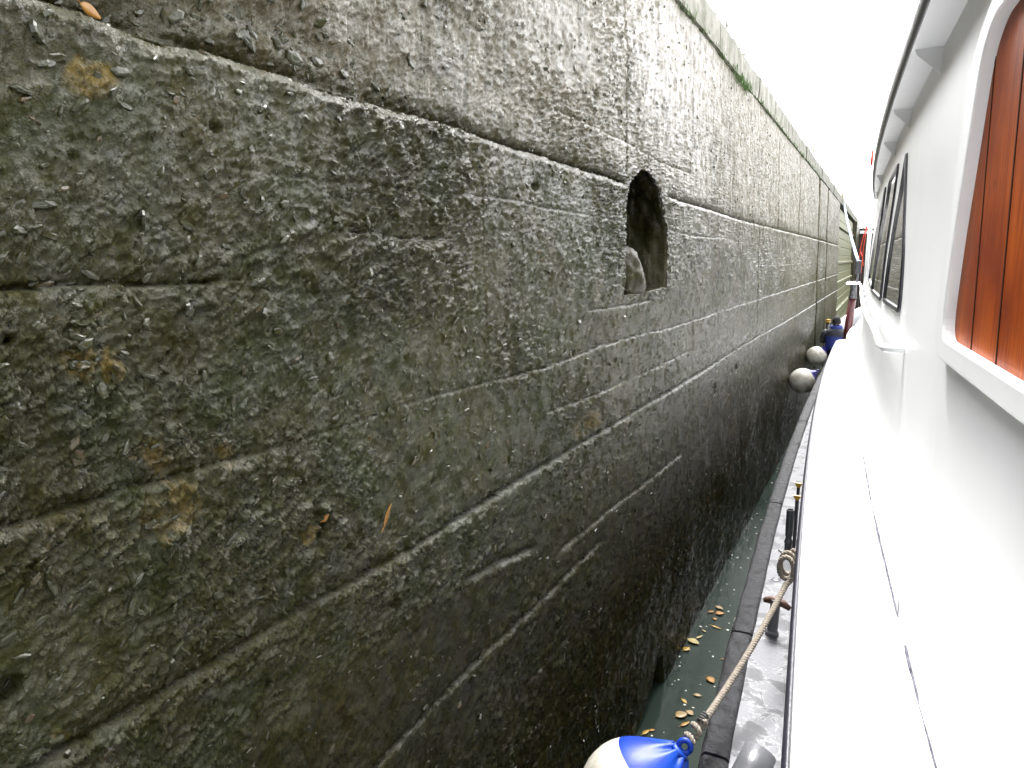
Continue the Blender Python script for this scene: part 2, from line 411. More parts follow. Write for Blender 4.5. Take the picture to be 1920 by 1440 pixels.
ys = [-2.0]
while ys[-1] < 29.4:
    y = ys[-1]
    if y < 0.55: dy = 0.02
    else: dy = min(0.055, (y * y + 2.1) / 1.45 * 0.00125)
    ys.append(y + dy)
ys = np.array(ys)
zs = np.concatenate([np.arange(-0.4, 2.2, 0.0095), np.arange(2.2, 4.35, 0.0062), np.arange(4.35, 5.452, 0.0095)])
Y, Z = np.meshgrid(ys.astype(np.float32), zs.astype(np.float32))                       # rows: z

def height(Y, Z):
    near = 1 - sm(2.5, 7.5, Y)                   # big flakes weather out most at the near end
    h = 0.016 * fbm(Y * 1.1, Z * 1.7, 3, 3) + 0.007 * fbm(Y * 6, Z * 8, 4, 5) + 0.0035 * fbm(Y * 28, Z * 34, 3, 9)
    smooth = sm(0.25, 0.80, vn(Y * 1.3 + 3, Z * 2.6, 31))        # smoother rendered areas
    smooth = np.maximum(smooth, sm(2.5, 2.3, Z) * 0.45)
    rough = (1 - 0.70 * smooth)
    tone = np.zeros_like(Y)
    wy = Y + 0.02 * fbm(Y * 14, Z * 14, 2, 40); wz = Z + 0.02 * fbm(Y * 14, Z * 14, 2, 50)
    for sc, amp, seed, keep in ((10, 0.007, 61, 0.30), (28, 0.0130, 62, 0.46), (54, 0.0125, 63, 0.54), (95, 0.0070, 64, 0.55)):
        ang = 0.5
        a = (wy * math.cos(ang) + wz * math.sin(ang)) * sc * 0.62; b = (-wy * math.sin(ang) + wz * math.cos(ang)) * sc * 1.5
        f1, f2, bx, by, cx, cy = worley(a, b, seed)
        r1, r2, r3, r4 = (_h(cx, cy, seed + k) for k in (5, 6, 7, 8))
        m = (r1 < keep) * sm(0.02, 0.10, f2 - f1)
        plate = (0.25 + 0.9 * r2) + (r3 - 0.5) * 1.9 * bx + (r4 - 0.45) * 1.9 * by
        h = h + amp * rough * (0.30 + 0.70 * near) * m * plate * 0.9
        tone = np.maximum(tone, m * r4 * rough * (0.5 if sc > 40 else 1.0))
    # vertical scoring above the ledge further along
    up = sm(3.95, 4.05, Z)
    h = h + up * sm(2.0, 4.5, Y) * 0.006 * fbm(Y * 26, Z * 3.5, 3, 77)
    # rotten band right above the ledge at the near end
    band = sm(4.0, 4.015, Z) * sm(4.30, 4.06, Z) * sm(3.0, 1.6, Y)
    h = h - band * (0.030 + 0.05 * np.maximum(0, fbm(Y * 5, Z * 5, 3, 88) + 0.1))
    for kind, amp, pts in LINES:
        py = np.array([p[0] for p in pts]); pz = np.array([p[1] for p in pts])
        zl = np.interp(ys, py, pz)[None, :] + 0.006 * fbm(Y * 5, Y * 0 + amp * 100, 3, 21)
        fade = (sm(py[0] - 0.05, py[0] + 0.12, Y) * sm(py[-1] + 0.05, py[-1] - 0.12, Y))
        fade = fade * (0.75 + 0.25 * sm(0.3, 0.55, vn(Y * 2.3, Y * 0 + amp * 77, 23)))
        fade = fade * (1 - 0.45 * sm(5, 12, Y))
        if amp == 0.032: fade = fade * (1 - sm(4.66, 4.76, Y) * sm(5.86, 5.74, Y))
        d = Z - zl
        if kind == 'ledge':
            h = h + fade * amp * np.where(d < 0, np.exp(d / (0.30 if amp > 0.02 else 0.10)) * sm(0.003, -0.016 - amp * 0.6, d), 0)
            h = h - fade * (amp * 1.6 + (0.010 if amp > 0.015 else 0.002)) * np.where(d >= -0.002, np.exp(-np.maximum(d, 0) / (0.010 + amp * 0.4)), 0)
        else:
            h = h - fade * (amp + 0.001) * np.exp(-(d / 0.006) ** 2) + fade * amp * 0.4 * np.where(d < 0, np.exp(d / 0.03), 0)
    for y0, z0, z1, dep, w in VJ:
        d = Y - y0 - 0.012 * fbm(Z * 2.5, Z * 0 + y0, 2, 12)
        h = h - dep * sm(w, w * 0.35, np.abs(d)) * sm(z0 - 0.02, z0 + 0.02, Z) * sm(z1 + 0.02, z1 - 0.02, Z)
    for y0, z0, r in HOLES:
        d = np.hypot((Y - y0) * 0.85, Z - z0) * (1 + 1.1 * fbm(Y * 24, Z * 24, 3, 14))
        h = h - r * 1.5 * sm(r, r * 0.55, d)
    # the edge of the wall frays around the niche
    return h, tone

Hh, Tone = height(Y, Z)
Tone = Tone * (1 - 0.5 * sm(2, 6, Y))
X = wall_x(Z) + Hh

pale = sm(3.99, 4.15, Z) * (0.35 + 0.65 * sm(1.2, 3.6, Y)) * (0.8 + 0.2 * sm(4.6, 5.4, Z))  # pale lime above the ledge, carried to the near end as painted sheen
pale = np.maximum(pale, 0.35 * sm(3.4, 3.98, Z) * sm(4.0, 9, Y)); pale = np.maximum(pale, 0.5 * sm(9, 20, Y) * sm(1.2, 3.5, Z)); pale = np.maximum(pale, 0.8 * sm(21, 25, Y) * sm(0.6, 2.2, Z))
yel = np.zeros_like(Y)
for y0, z0, ry, rz in YELS:
    d = np.hypot((Y - y0) / ry, (Z - z0) / rz) * 0.85 + 1.1 * fbm(Y * 16, Z * 16, 4, 4)
    yel = np.maximum(yel, sm(1.25, 0.5, d))
algae = np.clip(0.55 + 0.6 * fbm(Y * 1.6, Z * 2.0, 3, 71), 0, 1) * sm(4.2, 3.6, Z) * (1 - 0.45 * sm(3, 8, Y)) + 0.25 * sm(4.3, 4.0, Z)
algae = np.clip(algae + 0.35 * sm(16, 24, Y), 0, 1)
brown = sm(2.2, 0.8, Z) * 0.8 + 0.18
slime = sm(3.1, 1.3, Z + 0.25 * fbm(Y * 1.2, Z * 1.2, 3, 93)) * (1 - 0.4 * sm(10, 24, Y))  # slime band, also painting in the weaker light low on the wall

dry = sm(4.0, 9.0, Y) * sm(3.3, 4.3, Z) * 0.9 + 0.45 * sm(6, 12, Y)
dry = np.clip(dry, 0, 1)
NR, NC = Y.shape
niche_m = inpoly(Y, Z, NICHE) | inpoly(Y, Z, CULV)
cell = niche_m[:-1, :-1] | niche_m[1:, :-1] | niche_m[:-1, 1:] | niche_m[1:, 1:]
idx = np.arange(NR * NC).reshape(NR, NC)
quads = np.stack([idx[:-1, :-1], idx[:-1, 1:], idx[1:, 1:], idx[1:, :-1]], -1)[~cell]
me = bpy.data.meshes.new('wall_face')
me.vertices.add(NR * NC); me.vertices.foreach_set('co', np.stack([X, Y, Z], -1).astype(np.float32).ravel())
nf = len(quads); me.loops.add(nf * 4); me.loops.foreach_set('vertex_index', quads.astype(np.int32).ravel())
me.polygons.add(nf); me.polygons.foreach_set('loop_start', np.arange(0, nf * 4, 4, dtype=np.int32)); me.polygons.foreach_set('loop_total', np.full(nf, 4, np.int32))
me.polygons.foreach_set('use_smooth', np.ones(nf, bool))
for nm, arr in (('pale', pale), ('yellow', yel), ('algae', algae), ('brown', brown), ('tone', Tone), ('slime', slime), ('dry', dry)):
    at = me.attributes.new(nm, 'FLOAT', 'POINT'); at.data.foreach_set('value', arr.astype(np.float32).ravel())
me.update(calc_edges=True); me.materials.append(MATS['wall'])
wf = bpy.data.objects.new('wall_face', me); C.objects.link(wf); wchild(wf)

def surf(y, z):
    j = np.clip(np.searchsorted(ys, y), 0, NC - 1); i = np.clip(np.searchsorted(zs, z), 0, NR - 1)
    return float(X[i, j])

def attr_mesh(o, **kw):
    n = len(o.data.vertices)
    for k, v in kw.items():
        a = o.data.attributes.new(k, 'FLOAT', 'POINT'); a.data.foreach_set('value', np.full(n, v, np.float32) if np.isscalar(v) else np.asarray(v, np.float32))

def recess(name, poly, depth, back_push, nd=22, seed=1):
    """An irregular recess cut into the wall: jambs, sill and soffit running back to a rough rear face."""
    P = []
    n = len(poly)
    for i in range(n):                              # resample the outline
        a, b = poly[i], poly[(i + 1) % n]; L = math.hypot(a[0] - b[0], a[1] - b[1]); m = max(1, int(L / 0.022))
        for k in range(m): P.append((a[0] + (b[0] - a[0]) * k / m, a[1] + (b[1] - a[1]) * k / m))
    P = np.array(P); c = P.mean(0); n = len(P)
    rings = []
    for d in range(nd + 1):
        t = d / nd; dep = depth * t
        s = 1.0 - 0.10 * t
        q = c + (P - c) * np.array([1.0 + 0.10 * t, 1.0 + 0.12 * t])
        q[:, 1] = np.maximum(q[:, 1], P[:, 1].min() - 0.02)
        out = (P - c) / np.linalg.norm(P - c, axis=1)[:, None]
        arc = np.arange(n) * 0.022
        w = (0.035 * fbm(arc * 7 + seed, np.full(n, dep * 9), 3, 5 + seed) + 0.014 * fbm(arc * 30, np.full(n, dep * 34), 3, 8)) * min(1, t * 4)
        w = w + (0.034 if d == 0 else 0)
        q = q + out * w[:, None]
        x = np.array([surf(p[0], p[1]) for p in P]) * (1 - t) + (wall_x(c[1])) * t - dep
        rings.append([(x[k], q[k, 0], q[k, 1]) for k in range(n)])
    mb = MB(); v = [p for r in rings for p in r]; f = []
    for i in range(nd):
        for k in range(n): f.append((i * n + k, (i + 1) * n + k, (i + 1) * n + (k + 1) % n, i * n + (k + 1) % n))
    last = np.array(rings[-1]); cc = last.mean(0); rs = [last]
    for s in np.linspace(0.9, 0.1, 9):
        q = cc + (last - cc) * s
        q[:, 0] += 0.03 * fbm(q[:, 1] * 14, q[:, 2] * 14, 3, 33)
        rs.append(q)
    base = nd * n
    for r in rs[1:]: v += [tuple(p) for p in r]
    for i in range(len(rs) - 1):
        o0 = base + i * n
        for k in range(n): f.append((o0 + k, o0 + n + k, o0 + n + (k + 1) % n, o0 + (k + 1) % n))
    f.append(tuple(base + (len(rs) - 1) * n + k for k in range(n - 1, -1, -1)))
    mb.add(v, f); o = mb.build(name, 'wall', smooth=True)
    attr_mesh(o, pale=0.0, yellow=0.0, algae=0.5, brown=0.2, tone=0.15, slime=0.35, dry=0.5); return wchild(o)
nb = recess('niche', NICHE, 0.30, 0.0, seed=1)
nzv = np.array([v.co.z for v in nb.data.vertices]); nb.data.attributes['tone'].data.foreach_set('value', np.full(len(nzv), 0.8, np.float32)); nb.data.attributes['slime'].data.foreach_set('value', (1.25 * sm(3.45, 3.85, nzv)).astype(np.float32)); nb.data.attributes['pale'].data.foreach_set('value', (0.5 * sm(3.7, 3.4, nzv)).astype(np.float32))  # shade painted into the niche top, lower half paled as if lit
recess('culvert_opening', CULV, 0.55, 0.0, seed=4)

# broken lump standing on the niche sill
def lump(name, loc, scale, seed, mat, parent_wall=True, sub=10):
    mb = MB(); rings = []
    for i in range(sub + 1):
        ph = math.pi * i / sub; row = []
        for k in range(48):
            th = 2 * math.pi * k / 48
            d = Vector((math.sin(ph) * math.cos(th), math.sin(ph) * math.sin(th), math.cos(ph)))
            r = 1 + 0.38 * float(fbm(np.array([d.x * 1.6 + seed]), np.array([d.y * 1.6 + d.z * 1.3]), 5, seed, 0.62)[0])
            row.append((loc[0] + d.x * r * scale[0], loc[1] + d.y * r * scale[1], loc[2] + d.z * r * scale[2]))
        row.append(row[0]); rings.append(row)
    mb.sheet(rings, flip=True); o = mb.build(name, mat, smooth=True)
    return o
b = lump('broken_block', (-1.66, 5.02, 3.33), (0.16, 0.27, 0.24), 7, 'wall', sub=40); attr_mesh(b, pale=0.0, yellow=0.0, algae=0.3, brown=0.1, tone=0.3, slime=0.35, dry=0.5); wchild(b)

# ---- stones: slate chips set in the concrete
rnd = random.Random(11)
def chip_mesh(i):
    r = random.Random(100 + i); n = r.choice((5, 6, 6, 7)); mb = MB()
    el = r.uniform(1.5, 3.0); ang0 = r.random() * 6
    out = []
    for k in range(n):
        a = ang0 + 2 * math.pi * (k + r.uniform(-0.28, 0.28)) / n; q = r.uniform(0.75, 1.1)
        out.append((math.cos(a) * q * 0.5, math.sin(a) * q * 0.5 / el))
    th = r.uniform(0.07, 0.16); tx, ty = r.uniform(-0.12, 0.12), r.uniform(-0.12, 0.12)
    v = [(x * 1.08, y * 1.08, -th) for x, y in out] + [(x, y, th * 0.45 + tx * x + ty * y) for x, y in out]
    s = r.uniform(0.5, 0.8)
    v += [(x * s, y * s, th + tx * x + ty * y + r.uniform(-0.02, 0.02)) for x, y in out]
    f = [(k, (k + 1) % n, n + (k + 1) % n, n + k) for k in range(n)] + [(n + k, n + (k + 1) % n, 2 * n + (k + 1) % n, 2 * n + k) for k in range(n)] + [tuple(2 * n + k for k in range(n))]
    mb.add(v, f); return np.array(v), f, mb
chips = [chip_mesh(i) for i in range(18)]
N = 32000
ry = np.random.RandomState(5)
cy_ = 0.5 + 11.5 * ry.rand(N) ** 1.9; cz_ = 0.05 + 5.3 * ry.rand(N)
dens = 0.30 + 0.9 * np.clip(fbm(cy_ * 1.7, cz_ * 3.1, 3, 55) + 0.25, 0, 1)
dens += 0.8 * np.exp(-((cy_ - 2.5) / 0.35) ** 2 - ((cz_ - 3.1) / 0.12) ** 2) + 0.9 * np.exp(-((cy_ - 1.1) / 0.4) ** 2 - ((cz_ - 2.72) / 0.14) ** 2) + 0.7 * np.exp(-((cy_ - 1.3) / 0.5) ** 2 - ((cz_ - 3.58) / 0.08) ** 2) + 0.8 * np.exp(-((cy_ - 1.7) / 0.6) ** 2 - ((cz_ - 4.1) / 0.09) ** 2)
keep = ry.rand(N) < dens
cy_, cz_ = cy_[keep], cz_[keep]
ok = ~(inpoly(cy_, cz_, NICHE) | inpoly(cy_, cz_, CULV)); cy_, cz_ = cy_[ok], cz_[ok]
n = len(cy_)
size = np.clip(np.exp(ry.randn(n) * 0.6 + math.log(0.016)), 0.007, 0.05) * (1 - 0.25 * sm(3, 8, cy_))
band = (cz_ > 4.01) & (cz_ < 4.22) & (cy_ < 2.2); size[band] *= 1.45
dist = np.sqrt(2.1 + cy_ ** 2 + (cz_ - 3.5) ** 2)
inview = (cy_ > 0.78) & (np.abs(cz_ - 3.5) < 0.75 * dist)
rank = np.argsort(-(size / dist * np.sqrt(1.45 / dist)) * inview)
big = set(rank[:300].tolist())
stone_me = []
for i, (v, f, mb) in enumerate(chips):
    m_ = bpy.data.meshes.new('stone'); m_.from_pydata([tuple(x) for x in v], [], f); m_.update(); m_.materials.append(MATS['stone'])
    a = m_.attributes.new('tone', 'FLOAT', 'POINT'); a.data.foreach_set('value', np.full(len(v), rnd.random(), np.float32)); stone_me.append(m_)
sv, sf, st = [], [], []; off = 0
for k in range(n):
    y, z, s = cy_[k], cz_[k], size[k]; x = surf(y, z)
    roll = rnd.gauss(0.45, 0.55) if rnd.random() < 0.75 else rnd.uniform(0, 6.28)
    # local chip: x,y in the wall plane, z outward
    M = Matrix.Rotation(math.pi / 2, 4, 'Y') @ Matrix.Rotation(math.pi / 2, 4, 'Z')     # chip +z -> +X, chip x -> world y
    R = M @ Matrix.Rotation(roll, 4, 'Z') @ Matrix.Rotation(rnd.gauss(-0.08, 0.34), 4, 'X') @ Matrix.Rotation(rnd.gauss(0, 0.28), 4, 'Y')
    i = rnd.randrange(len(chips))
    if k in big:
        o = bpy.data.objects.new('stone', stone_me[i]); C.objects.link(o)
        o.matrix_world = Matrix.Translation((x + 0.015 * s, y, z)) @ R @ Matrix.Diagonal((s, s, s * rnd.uniform(0.6, 1.1), 1))
        mw = o.matrix_world.copy(); wchild(o); o.matrix_basis = mw
    else:
        A = np.array(R.to_3x3()); v = chips[i][0] * np.array([s, s, s * 0.7]) @ A.T + np.array([x + 0.015 * s, y, z])
        sv.append(v); sf += [tuple(off + q for q in fc) for fc in chips[i][1]]; st.append(np.full(len(v), rnd.random())); off += len(v)
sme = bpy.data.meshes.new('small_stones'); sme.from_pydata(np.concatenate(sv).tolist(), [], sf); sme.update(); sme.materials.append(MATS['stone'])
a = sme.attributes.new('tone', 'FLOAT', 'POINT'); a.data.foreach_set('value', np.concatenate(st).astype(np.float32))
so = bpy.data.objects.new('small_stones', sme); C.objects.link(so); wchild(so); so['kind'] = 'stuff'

# ---- coping blocks along the top
yy = -2.0; r2 = random.Random(3)
while yy < 48:
    L = r2.uniform(1.15, 1.75); x0 = wall_x(5.46) + r2.uniform(0.0, 0.018) + 0.012; h = 0.29 + r2.uniform(-0.006, 0.006)
    mb = MB(); nx = 2
    ycs = np.linspace(yy + 0.008, yy + L - 0.008, 12)
    prof = [(x0, 5.466), (x0, 5.466 + h * 0.5), (x0 - 0.004, 5.466 + h - 0.03), (x0 - 0.035, 5.466 + h), (x0 - 0.75, 5.466 + h + 0.01), (x0 - 0.75, 5.466)]
    g = []
    for px, pz in prof + [prof[0]]:
        g.append([(px + 0.012 * float(fbm(np.array([q * 4.0]), np.array([pz * 9 + px]), 3, 6)[0]), q, pz + 0.008 * float(fbm(np.array([q * 3.0]), np.array([pz * 5.0]), 2, 9)[0])) for q in ycs])
    mb.sheet(g)
    nn = len(ycs); m_ = len(prof)
    mb.add([g[i][0] for i in range(m_)], [tuple(range(m_))]); mb.add([g[i][-1] for i in range(m_)], [tuple(range(m_ - 1, -1, -1))])
    wchild(mb.build('coping_stone', 'coping')); yy += L

# far end of the wall beyond the gate recess
mb = MB().box(wall_x(2) - 1.2, wall_x(2) + 0.0, 44.2, 48.5, -0.4, 5.46); o = mb.build('wall_end', 'wall'); attr_mesh(o, pale=0.5, yellow=0.0, algae=0.5, brown=0.1, tone=0.1, slime=0.35, dry=0.5); wchild(o)
mb = MB().box(wall_x(2) - 1.2, wall_x(2) - 0.30, 29.3, 44.2, -0.4, 5.46); o = mb.build('gate_recess', 'wall'); attr_mesh(o, pale=0.5, yellow=0.0, algae=0.5, brown=0.1, tone=0.1, slime=0.35, dry=0.5); wchild(o)

# grass and moss on top of the wall
def tufts(name, pts, mat, hmin, hmax, per, seed, spread=0.06):
    r = random.Random(seed); mb = MB()
    for (x, y, z) in pts:
        for k in range(per):
            a = r.uniform(0, 6.28); h = r.uniform(hmin, hmax); w = h * r.uniform(0.06, 0.13); lean = r.uniform(0.1, 0.7) * h
            bx, by = x + r.gauss(0, spread), y + r.gauss(0, spread * 1.8); dx, dy = math.cos(a), math.sin(a)
            p0 = (bx - dy * w, by + dx * w, z); p1 = (bx + dy * w, by - dx * w, z)
            q0 = (bx - dy * w * .7 + dx * lean * .4, by + dx * w * .7 + dy * lean * .4, z + h * 0.6); q1 = (bx + dy * w * .7 + dx * lean * .4, by - dx * w * .7 + dy * lean * .4, z + h * 0.6)
            t = (bx + dx * lean, by + dy * lean, z + h)
            mb.add([p0, p1, q1, q0, t], [(0, 1, 2, 3), (3, 2, 4)])
    return mb.build(name, mat)
r3 = random.Random(8); gp = []
for k in range(420):
    y = 5 + 43 * r3.random() ** 1.1
    if vn(np.array([y * 0.9]), np.array([0.3]), 5)[0] > 0.42: gp.append((wall_x(5.6) - r3.uniform(0.04, 0.5), y, 5.74))
tag(tufts('grass', gp, 'grass', 0.05, 0.16, 7, 4), 'dry yellow green grass growing along the top of the lock wall', 'grass', kind='stuff')
mp = [(wall_x(5.45) + 0.012, 8.95 + r3.gauss(0, 0.28), 5.44 + r3.gauss(0, 0.035)) for k in range(120)] + [(wall_x(5.45) + 0.01, r3.uniform(6, 20), 5.45 + r3.gauss(0, 0.008)) for k in range(200)]
tag(tufts('moss', mp, 'moss', 0.015, 0.05, 6, 9, 0.02), 'green moss in the joint under the coping of the lock wall', 'moss', kind='stuff')

# ================================================================== LOCK GATES
g = empty('lock_gate', (wall_x(2), 36, 0)); tag(g, 'open lock gate of greenish planks folded flat against the far lock wall', 'gate')
def gchild(o, par, loc): o.parent = par; o.matrix_parent_inverse = Matrix.Translation((-loc[0], -loc[1], -loc[2])); return o
gz = 0.0; r4 = random.Random(2)
while gz < 5.35:
    hgt = 0.33; xx = wall_x(gz) - 0.10 + r4.uniform(-0.008, 0.012)
    o = MB().box(xx - 0.15, xx, 30.0, 43.6, gz + 0.006, min(gz + hgt - 0.008, 5.36)).build('plank', 'gate_planks'); bevel(o, 0.012); gchild(o, g, (wall_x(2), 36, 0)); gz += hgt
for z in (1.5, 2.55, 3.3, 4.65):
    o = MB().box(wall_x(z) - 0.11, wall_x(z) - 0.02, 30.0, 43.6, z, z + 0.10).build('rail', 'gate_planks'); bevel(o, 0.012); gchild(o, g, (wall_x(2), 36, 0))
g2 = empty('lock_gate', (2.5, 49, 0)); tag(g2, 'dark closed lock gate with a white top walkway at the far end', 'gate')
r5 = random.Random(6)
for k in range(34):
    x = -1.5 + k * 0.28
    o = MB().box(x, x + 0.27, 49.0 + r5.uniform(0, .02), 49.3, -0.4, 4.95).build('plank', 'gate_dark'); gchild(o, g2, (2.5, 49, 0))
gchild(MB().box(-1.45, 8.0, 48.8, 49.6, 4.95, 5.12).build('walkway', 'white'), g2, (2.5, 49, 0))
mb = MB()
for k in range(8): mb.tube([(-1.3 + k * 1.2, 48.9, 5.12), (-1.3 + k * 1.2, 48.9, 6.0)], 0.03, 8)
mb.tube([(-1.4, 48.9, 6.0), (8, 48.9, 6.0)], 0.03, 8); gchild(mb.build('handrail', 'dark_grey'), g2, (2.5, 49, 0))

# guard cable on top of the wall
gc = empty('guard_cable', (-1.95, 15, 5.74)); tag(gc, 'thin sagging guard cable on slim posts above the lock wall', 'cable')
def cchild(o): return gchild(o, gc, (-1.95, 15, 5.74))
posts = [6.2, 9.8, 13.4, 17, 20.6, 24.2, 28, 32, 36]
for y in posts: cchild(MB().tube([(-1.95, y, 5.72), (-1.95, y, 6.35)], 0.012, 6).build('post', 'coping'))
mb = MB()
for a, b_ in zip(posts, posts[1:]):
    mb.tube([(-1.95, a + (b_ - a) * t, 6.34 - 0.12 * 4 * t * (1 - t)) for t in np.linspace(0, 1, 9)], 0.008, 6)
cchild(mb.build('cable', 'steel_wire'))

# ================================================================== BOAT
BL = (0.6, 4.0, 0.0)
boat = empty('boat', BL); tag(boat, 'white passenger boat with grey side deck, black rubbing strake and varnished wooden door', 'boat')
def bch(o, par=None): 
    if par is None: o.parent = boat; o.matrix_parent_inverse = Matrix.Translation((-BL[0], -BL[1], -BL[2]))
    else: o.parent = par; 
    return o
def poly(c, y): return (c[0] * y + c[1]) * y + c[2]
cSO = (0.00383, -0.0975, -0.3374); cSI = (0.0050, -0.1105, -0.166); cTO = (0.00306, -0.0954, 0.0365)
cWB = (0.00408, -0.1105, 0.4875); cRO = (0.003085, -0.0776, 0.2761); cRI = (0.002158, -0.07328, 0.40893)
def xSO(y): return poly(cSO, y) if y < 12.5 else poly(cSO, 12.5) + 0.010 * (y - 12.5) ** 2 * 0.35
def xSI(y): return xSO(y) + 0.13
def xTO(y): return poly(cTO, y)
def xW(y, z):
    s = (z - 2.0) / 2.4; return poly(cWB, y) * (1 - s) + poly(cRI, y) * s
def S(y, z, off=0.0): return (xW(y, z) - off, y, z)
DZ, TZ, RZ = 1.10, 2.0, 4.4
def deckz(y): return DZ + 0.32 * max(0.0, (y - 7.0) / 9.0) ** 1.6
ylist = np.concatenate([np.arange(-2.0, 16.01, 0.25)])
bowy = np.arange(-2.0, 24.01, 0.25)
# hull side
g_ = []
for z_t in (-1.0, -0.3, 0.4, 0.9, 1.04):
    g_.append([(xSO(y) + 0.05 + (1.04 - z_t) * 0.06 + 0.012 * max(0, y - 17) ** 2, y, (z_t if z_t < 0.9 else deckz(y) - 1.10 + z_t)) for y in bowy])
bch(MB().sheet(g_, flip=True).build('hull', 'hull_black', smooth=True))
# side deck
g_ = [[(xSI(y) - 0.03 + t * (2.6), y, deckz(y)) for y in bowy] for t in (0, 0.1, 0.2, 1)]
bch(MB().sheet(g_, flip=True).build('side_deck', 'deck'))
# rubbing strake segments
rs = random.Random(21)
joints = [-1.8, 0.9, 3.33, 4.62, 7.4, 9.86, 11.1, 13.0, 15.0, 17.5]
for a, b_ in zip(joints, joints[1:]):
    m_ = max(12, int((b_ - a) / 0.05)); yq = np.linspace(a + 0.012, b_ - 0.012, m_)
    prof = [(-0.004, -0.16), (-0.014, -0.06), (-0.008, 0.0), (0.004, 0.016), (0.016, 0.022), (0.04, 0.024), (0.075, 0.025), (0.112, 0.023), (0.128, 0.010), (0.130, -0.05)]
    gq = []
    for (px, pz) in prof:
        row = []
        for i, y in enumerate(yq):
            e = min(y - a, b_ - y); k = 1 - 0.35 * math.exp(-e / 0.018) + 0.9 * math.exp(-((e - 0.05) / 0.035) ** 2)
            nz = 0.004 * float(fbm(np.array([y * 9.0]), np.array([px * 30 + pz * 20]), 3, 51)[0]) + 0.008 * float(fbm(np.array([y * 2.0]), np.array([3.0]), 2, 52)[0])
            row.append((xSO(y) + px - nz * 0.6, y, deckz(y) + (pz * k if pz > 0 else pz) + nz))
        gq.append(row)
    mb = MB(); mb.sheet(gq, flip=True); mp_ = len(prof)
    mb.add([gq[i][0] for i in range(mp_)], [tuple(range(mp_))]); mb.add([gq[i][-1] for i in range(mp_)], [tuple(range(mp_ - 1, -1, -1))])
    bch(mb.build('rubbing_strake', 'rubber', smooth=True))
# casing (raised white ledge): top and side
TE = 15.3
yt = np.concatenate([np.arange(-2.0, TE - 0.3, 0.2), [TE - 0.3, TE - 0.18, TE - 0.08, TE - 0.02, TE]])
def xTE(y): return xTO(y) + (0.16 * ((y - (TE - 0.3)) / 0.3) ** 2 if y > TE - 0.3 else 0)
mb = MB()
prof = [('o', 0.030, DZ - 0.05), ('o', 0.022, 1.6), ('o', 0.014, 1.93), ('o', 0.010, 1.965), ('o', 0.016, 1.988), ('o', 0.034, 1.999), ('o', 0.08, 2.003), ('w', -0.10, 2.004), ('w', 0.05, 2.0)]
gq = [[((xTE(y) + dx) if k == 'o' else max(poly(cWB, y) + dx, xTE(y) + 0.09 + (0.02 if dx > 0 else 0)), y, z + 0.004 * math.sin(y * 2.3)) for y in yt] for k, dx, z in prof]
mb.sheet(gq, flip=True); mb.add([r[-1] for r in gq] + [(gq[-1][-1][0], TE, DZ)], [tuple(range(len(gq), -1, -1))])
bch(mb.build('casing', 'casing', smooth=True))
# black edge trim along the casing
gq = []
for (dx, z) in ((0.012, 1.90), (-0.006, 1.905), (-0.013, 1.93), (-0.013, 1.965), (-0.006, 1.992), (0.008, 1.999), (0.014, 1.99)):
    gq.append([(xTE(y) + dx, y, z + 0.004 * math.sin(y * 2.3) + 0.002 * float(fbm(np.array([y * 6.0]), np.array([1.0]), 2, 3)[0])) for y in yt])
bch(MB().sheet(gq, flip=True).build('edge_trim', 'black_trim', smooth=True))
# cabin wall
YW = np.concatenate([np.arange(-2.0, 13.61, 0.12)])
zz = np.concatenate([np.linspace(1.98, 4.42, 22)])
gq = [[S(y, z, -0.004 * float(fbm(np.array([y * 1.4]), np.array([z * 1.4]), 2, 61)[0])) for y in YW] for z in zz]
mb = MB(); mb.sheet(gq, flip=True)
mb.add([S(13.6, 1.98), S(13.6, 4.42), (2.6, 13.9, 4.42), (2.6, 13.9, 1.98)], [(0, 1, 2, 3)])
bch(mb.build('cabin_wall', 'white', smooth=True))
# sealant bead where the cabin meets the casing, coloured dark for crease shadow and dirt
bead = [(poly(cWB, y) - 0.004 + 0.003 * float(fbm(np.array([y * 12.0]), np.array([2.0]), 2, 71)[0]), y, 2.006 + 0.004 * math.sin(y * 2.3)) for y in np.arange(-1.0, 12, 0.06)]
bch(MB().tube(bead, [0.0048 * (0.4 + 1.2 * float(vn(np.array([q[1] * 5.0]), np.array([0.5]), 8)[0])) for q in bead], 6).build('sealant', 'caulk_shade', smooth=True))
# roof slab with overhang, dark edge and brackets
yr = np.arange(-2.0, 13.01, 0.2)
gq = [[(poly(cRI, y) + 2.4, y, 4.5) for y in yr], [(poly(cRO, y), y, 4.46) for y in yr], [(poly(cRO, y) - 0.004, y, 4.43) for y in yr], [(poly(cRO, y) + 0.01, y, 4.402) for y in yr], [(poly(cRI, y) - 0.02, y, 4.40) for y in yr], [(poly(cRI, y) + 2.4, y, 4.40) for y in yr]]
mb = MB(); mb.sheet(gq); mb.add([r[-1] for r in gq], [tuple(range(len(gq)))])
bch(mb.build('roof', 'white', smooth=False))
gq = []
for dx, z in ((0.012, 4.475), (-0.010, 4.478), (-0.016, 4.46), (-0.016, 4.425), (-0.008, 4.395), (0.012, 4.393)):
    gq.append([(poly(cRO, y) + dx + 0.0015 * float(fbm(np.array([y * 3.0]), np.array([z * 40]), 2, 5)[0]), y, z + 0.002 * float(fbm(np.array([y * 3.0]), np.array([z * 8]), 2, 15)[0])) for y in yr])
bch(MB().sheet(gq).build('roof_edging', 'black_trim', smooth=True))
